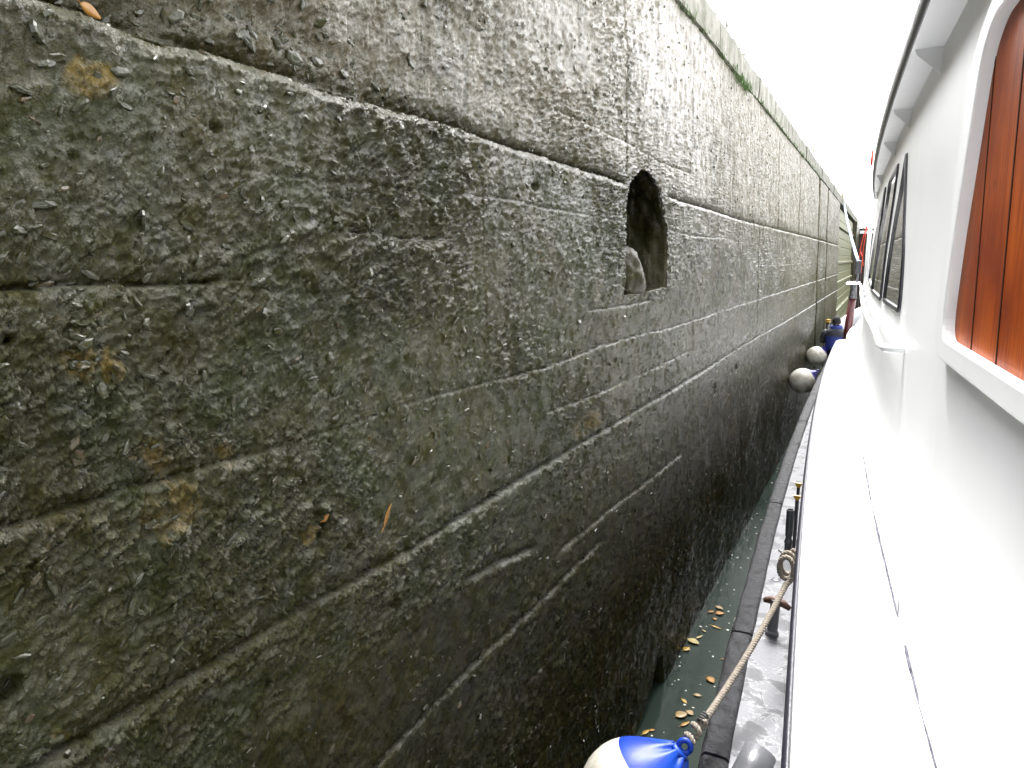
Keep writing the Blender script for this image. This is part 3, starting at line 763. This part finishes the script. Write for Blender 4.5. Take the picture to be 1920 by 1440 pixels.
for y in (2.2, 3.85, 5.3, 6.7, 9.2, 11.6):
    xi, xo = xW(y, 4.38), poly(cRO, y) + 0.025
    a = [(xi + 0.005, y, 4.398), (xo, y, 4.398), (xo + 0.01, y, 4.375), (xi + 0.005, y, 4.28)]
    mb = MB(); v = [(p[0], p[1] - 0.004, p[2]) for p in a] + [(p[0], p[1] + 0.004, p[2]) for p in a]
    mb.add(v, [(0, 1, 2, 3), (7, 6, 5, 4), (0, 4, 5, 1), (1, 5, 6, 2), (2, 6, 7, 3), (3, 7, 4, 0)]); bch(mb.build('roof_bracket', 'white'))
bch(MB().tube([(poly(cRO, 9.0) - 0.03, 8.9, 4.47), (poly(cRO, 9.0) - 0.03, 8.9, 4.52), (poly(cRO, 9.0) - 0.03, 8.9, 4.62)], [0.012, 0.014, 0.010], 10).build('navigation_light', 'red_rope', smooth=True))

# outline helpers on the cabin wall
def round_poly(pts, r, n=5):
    out = []; m = len(pts)
    for i in range(m):
        p0, p, p1 = np.array(pts[i - 1]), np.array(pts[i]), np.array(pts[(i + 1) % m])
        a = (p0 - p); b_ = (p1 - p); la, lb = np.linalg.norm(a), np.linalg.norm(b_); q = min(r, la * 0.45, lb * 0.45)
        s, e = p + a / la * q, p + b_ / lb * q
        for k in range(n + 1):
            t = k / n; out.append(tuple((1 - t) ** 2 * s + 2 * t * (1 - t) * p + t * t * e))
    return out
def inset(pts, d):
    P = np.array(pts); c = P.mean(0); m = len(P); out = []
    for i in range(m):
        t = P[(i + 1) % m] - P[i - 1]; nrm = np.array([-t[1], t[0]]); L = np.linalg.norm(nrm)
        nrm = nrm / (L if L > 1e-9 else 1)
        if np.dot(nrm, c - P[i]) < 0: nrm = -nrm
        out.append(tuple(P[i] + nrm * d))
    return out
def ring(outer, inner, off0, off1, lip=0.0):
    n = len(outer); mb = MB()
    v = [S(y, z, off0) for y, z in outer] + [S(y, z, off1 - lip) for y, z in outer] + [S(y, z, off1) for y, z in inset(outer, min(0.012, lip + 0.004))] + [S(y, z, off1) for y, z in inner] + [S(y, z, off0 - 0.02) for y, z in inner]
    f = []
    for r in range(4):
        for k in range(n): f.append((r * n + k, r * n + (k + 1) % n, (r + 1) * n + (k + 1) % n, (r + 1) * n + k))
    mb.add(v, f); return mb
# windows
WINS = [[(4.54, 3.205), (4.55, 3.34), (4.65, 3.54), (4.9, 3.815), (5.27, 4.16), (5.42, 3.93), (5.64, 3.74), (5.82, 3.49), (5.86, 3.195)],
        [(6.17, 3.185), (6.22, 3.5), (5.87, 3.92), (5.84, 4.17), (7.0, 4.14), (7.06, 3.97), (7.62, 3.715), (7.97, 3.35), (8.02, 3.18)],
        [(8.06, 3.20), (7.9, 3.525), (7.74, 3.86), (7.7, 4.16), (8.36, 3.95), (9.28, 3.646), (9.83, 3.25)]]
WINS[1] = [(6.19, 3.185), (6.22, 3.5), (6.0, 3.92), (5.95, 4.16), (7.0, 4.14), (7.06, 3.97), (7.62, 3.715), (7.97, 3.35), (8.02, 3.18)]
for i, pts in enumerate(WINS):
    w = empty('window', (0, 0, 0)); bch(w)
    outp = round_poly(pts, 0.06, 3); fr = 0.04
    inn = inset(outp, fr * 0.75)
    fo = ring(outp, inn, -0.002, 0.016, 0.006).build('frame', 'black_trim', smooth=False); fo.parent = w
    pn = MB(); v = [S(y, z, 0.004) for y, z in inn]; c = np.mean(np.array(inn), 0); v.append(S(c[0], c[1], 0.004)); m_ = len(inn)
    pn.add(v, [(k, m_, (k + 1) % m_) for k in range(m_)]); po = pn.build('pane', 'glass'); po.parent = w
# door: frame, planks
DO = [(2.93, 3.18), (2.90, 3.50), (2.84, 3.75), (2.72, 4.10), (2.55, 4.19), (2.2, 4.19), (1.15, 4.19), (1.05, 3.22), (1.10, 3.18)]
DIp = [(2.77, 3.245), (2.735, 3.40), (2.69, 3.745), (2.52, 4.08), (2.42, 4.12), (1.30, 4.12), (1.22, 3.245)]
dr = empty('door', (0, 0, 0)); bch(dr)
def resamp(pts, n):
    P = np.array(pts + [pts[0]]); d = np.r_[0, np.cumsum(np.hypot(*np.diff(P, axis=0).T))]; t = np.linspace(0, d[-1], n, endpoint=False)
    return list(zip(np.interp(t, d, P[:, 0]), np.interp(t, d, P[:, 1])))
do_, di_ = round_poly([(2.93, 3.17), (2.90, 3.50), (2.74, 4.08), (2.50, 4.20), (1.05, 4.20), (1.05, 3.17)], 0.15, 8), round_poly([(2.775, 3.243), (2.735, 3.50), (2.55, 4.06), (2.42, 4.125), (1.20, 4.125), (1.20, 3.243)], 0.12, 8)
fo = ring(do_, di_, -0.005, 0.038, 0.016).build('frame', 'white', smooth=False); fo.parent = dr
bevel(fo, 0.006, 2)
seams_b = [2.80, 2.455, 2.140, 1.82, 1.50, 1.15]; seams_t = [2.68, 2.555, 2.20, 1.86, 1.52, 1.15]
for k in range(5):
    g_ = 0.0028; mb = MB(); zq = np.linspace(3.22, 4.15, 8); gq = []
    for off, ins in ((-0.03, 0), (0.001, 0), (0.006, 0.004)):
        pass
    front = []
    for z in zq:
        t = (z - 3.22) / 0.93; ya = seams_b[k] + (seams_t[k] - seams_b[k]) * t - g_; yb = seams_b[k + 1] + (seams_t[k + 1] - seams_b[k + 1]) * t + g_
        cols = [(ya, -0.03), (ya, 0.000), (ya - 0.004, 0.005)] + [(ya + (yb - ya) * s, 0.0055) for s in (0.25, 0.5, 0.75)] + [(yb + 0.004, 0.005), (yb, 0.000), (yb, -0.03)]
        front.append([S(y, z, o_ - 0.002) for y, o_ in cols])
    mb.sheet(front, flip=False); p_ = mb.build('plank', 'wood', smooth=False); p_.parent = dr
for k in range(1, 5):
    rows = []
    for z in np.linspace(3.21, 4.16, 10):
        y = seams_b[k] + (seams_t[k] - seams_b[k]) * (z - 3.22) / 0.93
        rows.append([S(y - 0.005, z, -0.01), S(y - 0.005, z, 0.0044), S(y + 0.005, z, 0.0044), S(y + 0.005, z, -0.01)])
    o = MB().sheet(rows).build('seam', 'seam'); o.parent = dr
pn = MB().sheet([[S(y, z, -0.012) for y in (1.1, 2.0, 2.85)] for z in (3.2, 4.17)], flip=True).build('backing', 'black_trim'); pn.parent = dr

# grab rail standing off the cabin wall
rail_pts = [S(4.15, 3.05, -0.01), (0.06, 4.18, 3.05), (0.028, 4.22, 3.05), (0.008, 4.36, 3.05), (-0.022, 5.15, 3.05), (-0.085, 6.3, 3.05), (-0.138, 7.4, 3.05), (-0.20, 9.2, 3.05), (-0.255, 11.0, 3.05), (-0.30, 12.8, 3.05), (-0.36, 14.6, 3.05)]
hr = bch(MB().tube(rail_pts, 0.019, 10).build('grab_rail', 'white', smooth=True))
for y, x in ((5.9, -0.064), (7.5, -0.141), (9.1, -0.198), (10.6, -0.245), (12.2, -0.288)):
    o = MB().tube([(x, y, 3.05), S(y, 3.05, -0.01)], 0.015, 8).build('rung', 'white', smooth=True); o.parent = hr; o.matrix_parent_inverse = Matrix.Identity(4)
    o.matrix_parent_inverse = Matrix.Translation((0, 0, 0))
# scupper notch in the casing
mb = MB(); rows = []
for k in range(13):
    ph = math.pi * k / 12
    rows.append([(poly(cWB, 3.2 - 0.14 * math.cos(ph)) + 0.004 - 0.030 * math.sin(ph) * math.cos(th), 3.2 - 0.14 * math.cos(ph), 2.0 + 0.032 * math.sin(ph) * math.sin(th)) for th in np.linspace(0, math.pi / 2, 7)])
mb.sheet(rows); bch(mb.build('scupper_hood', 'fender_white', smooth=True))
mb = MB(); mb.add([S(3.34, 2.012, 0.006), S(3.46, 2.010, 0.004), S(3.37, 2.085, 0.003), S(3.34, 2.012, -0.01), S(3.46, 2.010, -0.01), S(3.37, 2.085, -0.01)], [(0, 1, 2), (5, 4, 3), (0, 3, 4, 1), (1, 4, 5, 2), (2, 5, 3, 0)])
bch(mb.build('scupper_slot', 'black_trim'))

# deck fittings
def lathe(prof, n=20, ax=(0, 0, 1), loc=(0, 0, 0), mi=None):
    q = Vector((0, 0, 1)).rotation_difference(Vector(ax).normalized()); mb = MB(); rows = []
    for r, h in prof:
        rows.append([tuple(Vector(loc) + q @ Vector((r * math.cos(2 * math.pi * k / n), r * math.sin(2 * math.pi * k / n), h))) for k in range(n + 1)])
    mb.sheet(rows); return mb
bch(lathe([(0.0, 0), (0.075, 0), (0.075, 0.012), (0.03, 0.016), (0.03, 0.07), (0.036, 0.08), (0.024, 0.115), (0.024, 0.13), (0.03, 0.135), (0.031, 0.36), (0.027, 0.36), (0.026, 0.28), (0.0, 0.28)], loc=(-0.545, 6.25, DZ)).build('vent_pipe', 'dark_grey', smooth=False))
bl = bch(lathe([(0.0, 0), (0.043, 0), (0.043, 0.02), (0.033, 0.03), (0.031, 0.18), (0.031, 0.24), (0, 0.24)], loc=(-0.478, 4.74, DZ), ax=(0.05, 0.02, 1)).build('bollard', 'grey_metal', smooth=False))
o = MB().tube([(-0.54, 4.76, 1.315), (-0.49, 4.755, 1.33), (-0.42, 4.74, 1.325), (-0.375, 4.73, 1.30)], [0.016, 0.026, 0.026, 0.015], 10).build('horn', 'rust_brown', smooth=True); bch(o); 
gn = [(-0.40, 2.86, DZ - 0.02), (-0.395, 2.90, 1.14), (-0.38, 3.0, 1.22), (-0.36, 3.08, 1.28), (-0.335, 3.16, 1.33)]
bch(MB().tube(gn, [0.105, 0.10, 0.085, 0.075, 0.072], 18).build('gooseneck_vent', 'grey_metal', smooth=True))
bch(lathe([(0, 0), (0.10, 0), (0.10, 0.014), (0.08, 0.018), (0, 0.018)], loc=(-0.40, 2.88, DZ)).build('vent_flange', 'grey_metal'))
bch(lathe([(0.0, 0.001), (0.02, 0.002), (0.028, 0.006), (0.034, 0.004), (0.036, 0)], loc=(-0.56, 5.62, DZ)).build('deck_filler_cap', 'grey_metal'))
for (x, y, zt) in ((-0.497, 6.2, 1.585), (-0.52, 6.55, 1.59)):
    lv = bch(MB().box(x - 0.012, x + 0.012, y - 0.012, y + 0.012, DZ, zt - 0.02).build('lever', 'black_trim'))
    mb = MB(); a = 0.034; mb.add([(x - a, y - 0.01, zt + 0.02), (x + a, y - 0.01, zt + 0.02), (x, y - 0.01, zt - 0.045), (x - a, y + 0.01, zt + 0.02), (x + a, y + 0.01, zt + 0.02), (x, y + 0.01, zt - 0.045)], [(0, 2, 1), (3, 4, 5), (0, 1, 4, 3), (1, 2, 5, 4), (2, 0, 3, 5)])
    o = mb.build('lever_knob', 'yellow_plastic'); o.parent = lv; bevel(o, 0.004)
# bow bulwark
gq = []
for t in np.linspace(0, 1, 22):
    a = t * math.pi * 0.62; x = -1.05 + 2.0 * (1 - math.cos(a)) * 0.42; y = 18.8 + 6.0 * math.sin(a)
    top = 1.66 + 0.62 * t ** 0.8
    gq.append([(x, y, 0.9), (x - 0.04, y, top), (x + 0.05, y, top + 0.01), (x + 0.09, y, 0.95)])
bch(MB().sheet(gq).build('bow_bulwark', 'white', smooth=False))
# hatch coaming ahead of the casing
o = bch(MB().box(-0.56, 0.6, 15.32, 17.2, 1.2, 2.08).build('hatch_coaming', 'white')); bevel(o, 0.05, 3)
# awning over the upper deck
aw = empty('awning', (0, 0, 0)); bch(aw)
o = MB().sheet([[(x - 0.03 * (y - 6.4), y, 5.70) for x in np.linspace(0.04, 1.6, 6)] for y in np.linspace(6.4, 12.4, 8)]).build('canopy', 'canvas'); o.parent = aw
for r_ in range(4):
    for c_ in range(4):
        x = 0.10 - 0.03 * r_ + c_ * (0.066 - 0.012 * r_); y = 7.0 + r_ * 1.15; L = 0.80 - 0.08 * r_
        o = MB().add([(x, y, 5.685), (x + 0.008, y + L, 5.685), (x + 0.022, y + L * 0.75, 5.66), (x + 0.026, y + L * 0.1, 5.66)], [(0, 1, 2, 3)]).build('slit_shade', 'dark_grey'); o.parent = aw  # dark strips painting the shadowed slits under the canopy
for y in (6.6, 9.4, 12.2):
    o = MB().tube([(0.6, y, 4.49), (0.6, y, 5.70)], 0.02, 8).build('post', 'white'); o.parent = aw
for o in (aw, dr): o.matrix_parent_inverse = boat.matrix_parent_inverse
bpy.context.view_layer.update()
for w in list(boat.children):
    w.matrix_parent_inverse = Matrix.Translation((-BL[0], -BL[1], -BL[2]))

# ================================================================== DECK GEAR AT THE BOW
dp = empty('deck_post', (-0.58, 17.2, 1.3)); tag(dp, 'dark red deck post with white plate and black lamp box on top, near the bow', 'post')
DL = (-0.58, 17.2, 1.3)
for o in (MB().tube([(-0.64, 17.0, 1.3), (-0.55, 17.1, 2.68)], 0.075, 14).build('pillar', 'post_red', smooth=True),
          MB().tube([(-0.55, 17.1, 2.68), (-0.545, 17.1, 2.76), (-0.545, 17.1, 2.98)], [0.09, 0.075, 0.055], 14).build('collar', 'grey_metal', smooth=True),
          bevel(MB().box(-0.68, -0.44, 16.6, 17.6, 2.98, 3.02).build('plate', 'white'), 0.012),
          bevel(MB().box(-0.545, -0.43, 17.05, 17.25, 3.20, 3.46).build('lamp_box', 'black_trim'), 0.01),
          MB().tube([(-0.49, 17.15, 3.0), (-0.49, 17.15, 3.21)], 0.025, 8).build('stem', 'grey_metal')):
    gchild(o, dp, DL)
rr = empty('red_tackle', (-0.52, 17.6, 2.0)); tag(rr, 'tangled red rope tackle hanging beside the black lamp box', 'rope')
for a, b_, c_ in (((-0.40, 17.6, 4.2), (-0.48, 17.65, 3.80), (-0.51, 17.7, 3.35)), ((-0.39, 17.6, 4.2), (-0.43, 17.6, 3.75), (-0.44, 17.6, 3.2)), ((-0.50, 17.7, 3.7), (-0.43, 17.6, 3.5), (-0.41, 17.6, 3.35))):
    gchild(MB().tube([a, b_, c_], 0.009, 6).build('strand', 'red_rope', smooth=True), rr, (-0.52, 17.6, 2.0))
mast = empty('rail_stanchion', (-0.42, 13.5, 3.0)); tag(mast, 'slim white stanchion at the forward end of the cabin roof', 'stanchion')
gchild(MB().tube([(-0.27, 13.4, 2.0), (-0.25, 13.4, 4.35)], 0.03, 8).build('pole', 'white', smooth=True), mast, (-0.42, 13.5, 3.0))
bt = empty('mooring_bitt', (-1.08, 18.6, 1.3)); tag(bt, 'small dark bitt with a brass coloured cap beside the crouching person', 'bollard')
gchild(MB().tube([(-1.08, 18.6, 1.3), (-1.08, 18.6, 2.06)], 0.036, 12).build('shaft', 'black_trim', smooth=True), bt, (-1.08, 18.6, 1.3))
gchild(lathe([(0, 0), (0.06, 0), (0.062, 0.015), (0.055, 0.03), (0.04, 0.035), (0.04, 0.05), (0.058, 0.055), (0.055, 0.075), (0, 0.08)], loc=(-1.08, 18.6, 2.04)).build('cap', 'yellow_plastic', smooth=True), bt, (-1.08, 18.6, 1.3))

# mooring line up to the quay
a, b_ = Vector((-0.50, 17.2, 3.44)), Vector((-1.66, 33.0, 5.79))
mb = MB(); mb.tube([a.lerp(b_, t) - Vector((0, 0, 0.12 * 4 * t * (1 - t))) for t in np.linspace(0, 1, 20)], 0.034, 10)
tag(mb.build('mooring_rope', 'rope_blue', smooth=True), 'pale blue mooring rope rising from the bow to the top of the lock wall', 'rope')

# ================================================================== FENDERS AND ROPES
def fender(loc, r, axis, label, capmat, rib=True, cap_deg=60):
    f = empty('fender', loc); tag(f, label, 'fender', 'ball fenders hung between boat and lock wall')
    q = Vector((0, 0, 1)).rotation_difference(Vector(axis).normalized()); n = 48
    def pt(ph, th, k=1.0): return q @ Vector((k * r * math.sin(ph) * math.cos(th), k * r * math.sin(ph) * math.sin(th), k * r * math.cos(ph)))
    PH = rad(cap_deg)
    mb = MB(); mb.sheet([[tuple(pt(ph, 2 * math.pi * k / n)) for k in range(n + 1)] for ph in np.linspace(PH, math.pi, 30)])
    o = mb.build('ball', 'fender_white', smooth=True); o.parent = f
    rows = []
    for ph in np.linspace(PH, rad(9), 22):
        t = (PH - ph) / (PH - rad(9)); row = []
        for k in range(n * 2 + 1):
            th = math.pi * k / n; fold = (0.030 * t ** 3 * (math.cos(th * 7 + 0.6) + 0.4 * math.cos(th * 12))) if rib else 0
            v = pt(ph, th, 1.0 + 0.002 + fold + 0.22 * t ** 3); row.append(tuple(v))
        rows.append(row)
    mb = MB(); mb.sheet(rows, flip=True); o = mb.build('cap', capmat, smooth=True); o.parent = f
    tip = q @ Vector((0, 0, r * 1.2))
    mb = MB(); m_ = 16; rows = []
    side = (q @ Vector((1, 0, 0))); axv = (q @ Vector((0, 0, 1)))
    mb.tube([tip * 0.98, tip * 1.05], [r * 0.2, r * 0.16], 14)
    mb.tube([tip * 1.12 + (side * math.cos(2 * math.pi * k / m_) + axv * math.sin(2 * math.pi * k / m_)) * r * 0.11 for k in range(m_ + 1)], r * 0.055, 8)
    o = mb.build('eye', capmat, smooth=True); o.parent = f
    return f
fa = Vector((0.60, 0.36, 0.71)).normalized()
FC = Vector((-0.862, 2.99, 1.045)); FR = 0.25
fender(FC, FR, fa, 'large white ball fender with bright blue neck, tied by rope in the foreground', 'fender_blue')
fender((-1.205, 14.5, 1.27), 0.235, (0.80, 0.25, 0.60), 'scuffed white ball fender in the middle distance, nearer of the two far ones', 'fender_navy', cap_deg=36)
fender((-1.225, 17.9, 1.33), 0.225, (0.70, 0.25, 0.70), 'white ball fender farthest from the camera, just behind the other far one', 'fender_navy', cap_deg=36)

def twisted(mb, pts, r, pitch=0.07, strands=3, n=8, taper=None):
    pts = [Vector(p) for p in pts]; L = [0]
    for a, b_ in zip(pts, pts[1:]): L.append(L[-1] + (b_ - a).length)
    m_ = int(L[-1] / pitch * 10) + 2; lst = []
    Ls = np.linspace(0, L[-1], m_)
    P = np.stack([np.interp(Ls, L, [p[i] for p in pts]) for i in range(3)], 1)
    for s in range(strands):
        path = []; prev = None
        for i in range(m_):
            d = Vector(P[min(i + 1, m_ - 1)] - P[max(i - 1, 0)]).normalized()
            a = d.cross(Vector((0, 0, 1))) if abs(d.z) < 0.95 else d.cross(Vector((1, 0, 0)))
            a.normalize(); b_ = d.cross(a); th = 2 * math.pi * (Ls[i] / pitch + s / strands)
            path.append(Vector(P[i]) + (a * math.cos(th) + b_ * math.sin(th)) * r * 0.52)
        mb.tube(path, r * 0.56, n)
    return mb
eye = FC + fa * FR * 1.2 * 1.15
tie = Vector((-0.372, 4.33, 1.64))
rp = empty('fender_rope', eye); tag(rp, 'twisted beige rope from the blue necked fender up to the boat rail', 'rope')
def rch(o): return gchild(o, rp, eye)
line = [eye.lerp(tie, t) - Vector((0, 0, 0.05 * 4 * t * (1 - t))) for t in np.linspace(0.10, 1, 24)]
rch(twisted(MB(), line, 0.0165, 0.055).build('rope_line', 'rope', smooth=True))
# coil hanging at the rail
coil = [tie + Vector((-0.012 + 0.042 * math.cos(t), 0.03 + 0.012 * t, 0.065 + 0.075 * math.sin(t))) for t in np.linspace(-1.4, 4.4 * math.pi, 90)]
rch(twisted(MB(), coil, 0.0145, 0.05).build('rope_coil', 'rope', smooth=True))
# knot at the fender eye
dl = (tie - eye).normalized(); sd = dl.cross(Vector((0, 0, 1))).normalized(); up_ = sd.cross(dl)
kn = [eye + dl * (0.02 + 0.035 * t) + (sd * math.cos(t * 3.3) + up_ * math.sin(t * 3.3)) * 0.022 for t in np.linspace(0, 4.0, 60)]
rch(twisted(MB(), kn, 0.0135, 0.05).build('knot', 'rope', smooth=True))
wh = [eye + dl * (0.15 + 0.012 * t) + (sd * math.cos(t * 5) + up_ * math.sin(t * 5)) * 0.016 for t in np.linspace(0, 4.2, 60)]
rch(MB().tube(wh, 0.006, 6).build('whipping', 'rope_dark', smooth=True))

# ================================================================== LEAVES
def leaf(kind, loc, L, W, rz, label, curl=0.15, flat=True, rot=None, group=None):
    mb = MB(); rows = []
    for i in range(9):
        t = i / 8; w = W * 0.5 * math.sin(math.pi * min(1, t ** 0.8)) ** 0.8 if 0 < t < 1 else 0.002
        z = curl * L * (t - 0.5) ** 2
        rows.append([(L * (t - 0.5), -w, z + 0.25 * w), (L * (t - 0.5), 0, z), (L * (t - 0.5), w, z + 0.25 * w)])
    mb.sheet(rows); mb.tube([(-L * 0.5, 0, curl * L * 0.25), (-L * 0.72, 0.004, 0.002)], 0.002, 5)
    o = mb.build('leaf', 'leaf_' + kind, smooth=True); o.location = loc; o.rotation_euler = rot or (0, 0, rz)
    s = o.modifiers.new('solid', 'SOLIDIFY'); s.thickness = 0.0012
    tag(o, label, 'leaf', group); return o
LV = [(-1.30, 7.10, 'orange', .09, .05, 'small orange leaf floating farthest up, nearest the wall'), (-1.243, 7.22, 'tan', .13, .06, 'curled tan leaf at the far end of the floating cluster'), (-1.215, 7.10, 'orange', .12, .08, 'broad orange leaf just below the curled tan leaf'), (-1.235, 6.96, 'orange', .06, .05, 'tiny orange leaf below the far cluster'),
      (-1.19, 6.80, 'yellow', .14, .04, 'narrow yellow leaf with twig floating mid channel'), (-1.28, 6.675, 'cream', .07, .025, 'thin pale sliver of leaf above the big cream leaf'), (-1.325, 6.43, 'cream', .17, .10, 'largest cream leaf floating against the lock wall'), (-1.295, 6.54, 'cream', .12, .03, 'narrow cream leaf lying along the largest leaf'), (-1.35, 6.27, 'yellow', .11, .08, 'bright yellow leaf beside the dark culvert opening'),
      (-1.02, 6.25, 'orange', .05, .02, 'small orange leaf scrap close to the black strake'), (-1.05, 5.86, 'orange', .13, .075, 'single orange leaf alone mid channel'), (-1.10, 5.59, 'tan', .085, .045, 'small tan leaf below the single orange leaf'), (-1.176, 5.46, 'yellow', .09, .035, 'narrow yellow leaf below the culvert opening'), (-1.152, 5.27, 'tan', .15, .10, 'broad tan leaf of the near pair'), (-1.10, 5.325, 'tan', .09, .07, 'smaller tan leaf of the near pair'), (-1.10, 5.17, 'orange', .12, .05, 'flat orange leaf just under the near pair'), (-1.34, 4.94, 'yellow', .11, .045, 'yellow leaf nearest the camera against the wall'), (-1.305, 4.985, 'orange', .06, .04, 'tiny orange leaf beside the nearest yellow leaf')]
rl = random.Random(17)
for i, (x, y, k, L, W, lab) in enumerate(LV):
    leaf(k, (x, y, 0.006), L * 0.75, W * 0.8 * rl.uniform(0.8, 1.2), rl.uniform(-1.2, 1.2), lab, group='leaves floating on the lock water')
for (y, z, k, L, W, roll, lab) in ((1.985, 2.63, 'orange', 0.085, 0.018, 1.0, 'slender orange leaf stuck to the wet wall, low down'), (1.69, 2.715, 'orange', 0.035, 0.02, 0.4, 'short orange leaf wedged in a hole of the wall'), (1.13, 4.03, 'orange', 0.05, 0.025, -0.4, 'brown orange leaf lodged on the ledge at upper left')):
    leaf(k, (surf(y, z) + 0.012, y, z), L, W, 0, lab, rot=(Matrix.Rotation(math.pi / 2, 4, 'Y') @ Matrix.Rotation(math.pi / 2 + roll, 4, 'Z')).to_euler())
# flecks of foam and bits on the water
mb = MB(); rf = random.Random(4)
for k in range(150):
    y = rf.uniform(4.2, 13); x = rf.uniform(-1.38, xSO(y) - 0.03); s = rf.uniform(0.003, 0.009); a = rf.uniform(0, 3)
    mb.add([(x + s * math.cos(a + q) * (2 if q_ % 2 else 1), y + s * math.sin(a + q) * 1.5, 0.004) for q_, q in enumerate((0, 1.5, 3.1, 4.6))], [(0, 1, 2, 3)])
tag(mb.build('foam_flecks', 'foam'), 'tiny pale flecks drifting on the lock water', 'flecks', kind='stuff')

# ================================================================== PERSON (seen from behind, crouching at the bow)
def skin_mesh(name, verts, edges, radii, mats, parent=None, sub=2, root=0):
    me = bpy.data.meshes.new(name); me.from_pydata(verts, edges, []); o = bpy.data.objects.new(name, me); C.objects.link(o)
    s = o.modifiers.new('skin', 'SKIN'); s.use_smooth_shade = True
    sv = me.skin_vertices[0].data if me.skin_vertices else None
    if sv is None:
        bpy.context.view_layer.objects.active = o; bpy.ops.mesh.customdata_skin_add() if hasattr(bpy.ops.mesh, 'customdata_skin_add') else None; sv = me.skin_vertices[0].data
    for i, r in enumerate(radii): sv[i].radius = r if isinstance(r, tuple) else (r, r)
    sv[root].use_root = True
    d = o.modifiers.new('sub', 'SUBSURF'); d.levels = sub; d.render_levels = sub
    for m in mats: me.materials.append(MATS[m])
    if parent is not None: o.parent = parent
    return o
PX, PY, PZ = -0.87, 18.0, 1.25
pe = empty('person', (PX, PY, PZ)); tag(pe, 'person in blue and black jacket and black cap crouching at the bow, seen from behind', 'person')
# crouched: pelvis low, knees forward (+y), torso leaning forward a little
body_v = [(0, 0, 0.30), (0, 0.02, 0.46), (0, 0.05, 0.66), (0, 0.06, 0.72), (0, 0.07, 0.79), (0, 0.085, 0.87),
          (-0.10, 0.02, 0.28), (-0.13, 0.36, 0.40), (-0.13, 0.22, 0.07), (-0.13, 0.33, 0.03), (0.10, 0.02, 0.28), (0.13, 0.36, 0.40), (0.13, 0.22, 0.07), (0.13, 0.33, 0.03),
          (-0.17, 0.05, 0.63), (-0.23, 0.16, 0.42), (-0.16, 0.38, 0.40), (0.17, 0.05, 0.63), (0.23, 0.16, 0.42), (0.16, 0.38, 0.40)]
body_e = [(0, 1), (1, 2), (2, 3), (3, 4), (4, 5), (0, 6), (6, 7), (7, 8), (8, 9), (0, 10), (10, 11), (11, 12), (12, 13), (2, 14), (14, 15), (15, 16), (2, 17), (17, 18), (18, 19)]
body_r = [(0.14, 0.11), (0.14, 0.10), (0.13, 0.09), 0.055, 0.07, 0.075, 0.09, 0.065, 0.045, 0.04, 0.09, 0.065, 0.045, 0.04, 0.065, 0.045, 0.035, 0.065, 0.045, 0.035]
skin_mesh('body', body_v, body_e, body_r, ['trousers'], pe)
def lathe_el(rows, mat, name, n=28, mi=None):
    mb = MB(); g_ = []
    for cx, cy, cz, rx, ry_ in rows:
        g_.append([(cx + rx * math.cos(2 * math.pi * k / n), cy + ry_ * math.sin(2 * math.pi * k / n), cz + 0.010 * math.sin(k * 1.7 + cz * 30)) for k in range(n + 1)])
    mb.sheet(g_); return mb.build(name, mat, pe, smooth=True)
lathe_el([(0, 0, 0.24, 0.20, 0.165), (0, 0, 0.30, 0.205, 0.17), (0, 0.01, 0.38, 0.20, 0.16), (0, 0.02, 0.46, 0.205, 0.155), (0, 0.035, 0.545, 0.215, 0.15)], 'jacket_blue', 'jacket')
lathe_el([(0, 0.035, 0.54, 0.218, 0.153), (0, 0.04, 0.59, 0.222, 0.15), (0, 0.045, 0.64, 0.215, 0.14), (0, 0.05, 0.69, 0.175, 0.12), (0, 0.055, 0.72, 0.10, 0.10), (0, 0.06, 0.735, 0.085, 0.09)], 'jacket_black', 'jacket_yoke')
lathe_el([(0, 0.055, 0.70, 0.135, 0.115), (0, 0.06, 0.745, 0.135, 0.115), (0, 0.065, 0.775, 0.115, 0.105), (0, 0.07, 0.778, 0.08, 0.08)], 'jacket_blue', 'hood')
for s in (-1, 1):
    mb = MB(); mb.tube([(s * 0.17, 0.05, 0.64), (s * 0.225, 0.07, 0.57), (s * 0.262, 0.12, 0.47), (s * 0.265, 0.18, 0.41), (s * 0.23, 0.28, 0.40), (s * 0.18, 0.37, 0.40)], [0.085, 0.082, 0.07, 0.066, 0.058, 0.05], 16)
    mb.build('sleeve', 'jacket_black', pe, smooth=True)
hv = []
for ph in np.linspace(0.02, math.pi - 0.02, 16):
    hv.append([(0.078 * math.sin(ph) * math.cos(th), 0.085 + 0.095 * math.sin(ph) * math.sin(th), 0.865 + 0.112 * math.cos(ph)) for th in np.linspace(0, 2 * math.pi, 25)])
mb = MB(); mb.sheet(hv, flip=True)
for s in (-1, 1): mb.tube([(s * 0.074, 0.08, 0.835), (s * 0.088, 0.075, 0.86), (s * 0.076, 0.085, 0.885)], [0.01, 0.016, 0.01], 8)
mb.tube([(0, 0.17, 0.88), (0, 0.198, 0.855), (0, 0.175, 0.845)], [0.008, 0.014, 0.012], 8)
mb.build('head', 'skin', pe, smooth=True)
hv = []
for ph in np.linspace(0.02, 1.95, 14):
    hv.append([(0.09 * math.sin(ph) * math.cos(th), 0.083 + 0.106 * math.sin(ph) * math.sin(th), 0.875 + 0.118 * math.cos(ph) * (1 if ph < 1.57 else (1.4 if math.sin(th) < 0.2 else 0.2))) for th in np.linspace(0, 2 * math.pi, 25)])
mb = MB(); mb.sheet(hv, flip=True); mb.build('knitted_cap', 'cap_black', pe, smooth=True)
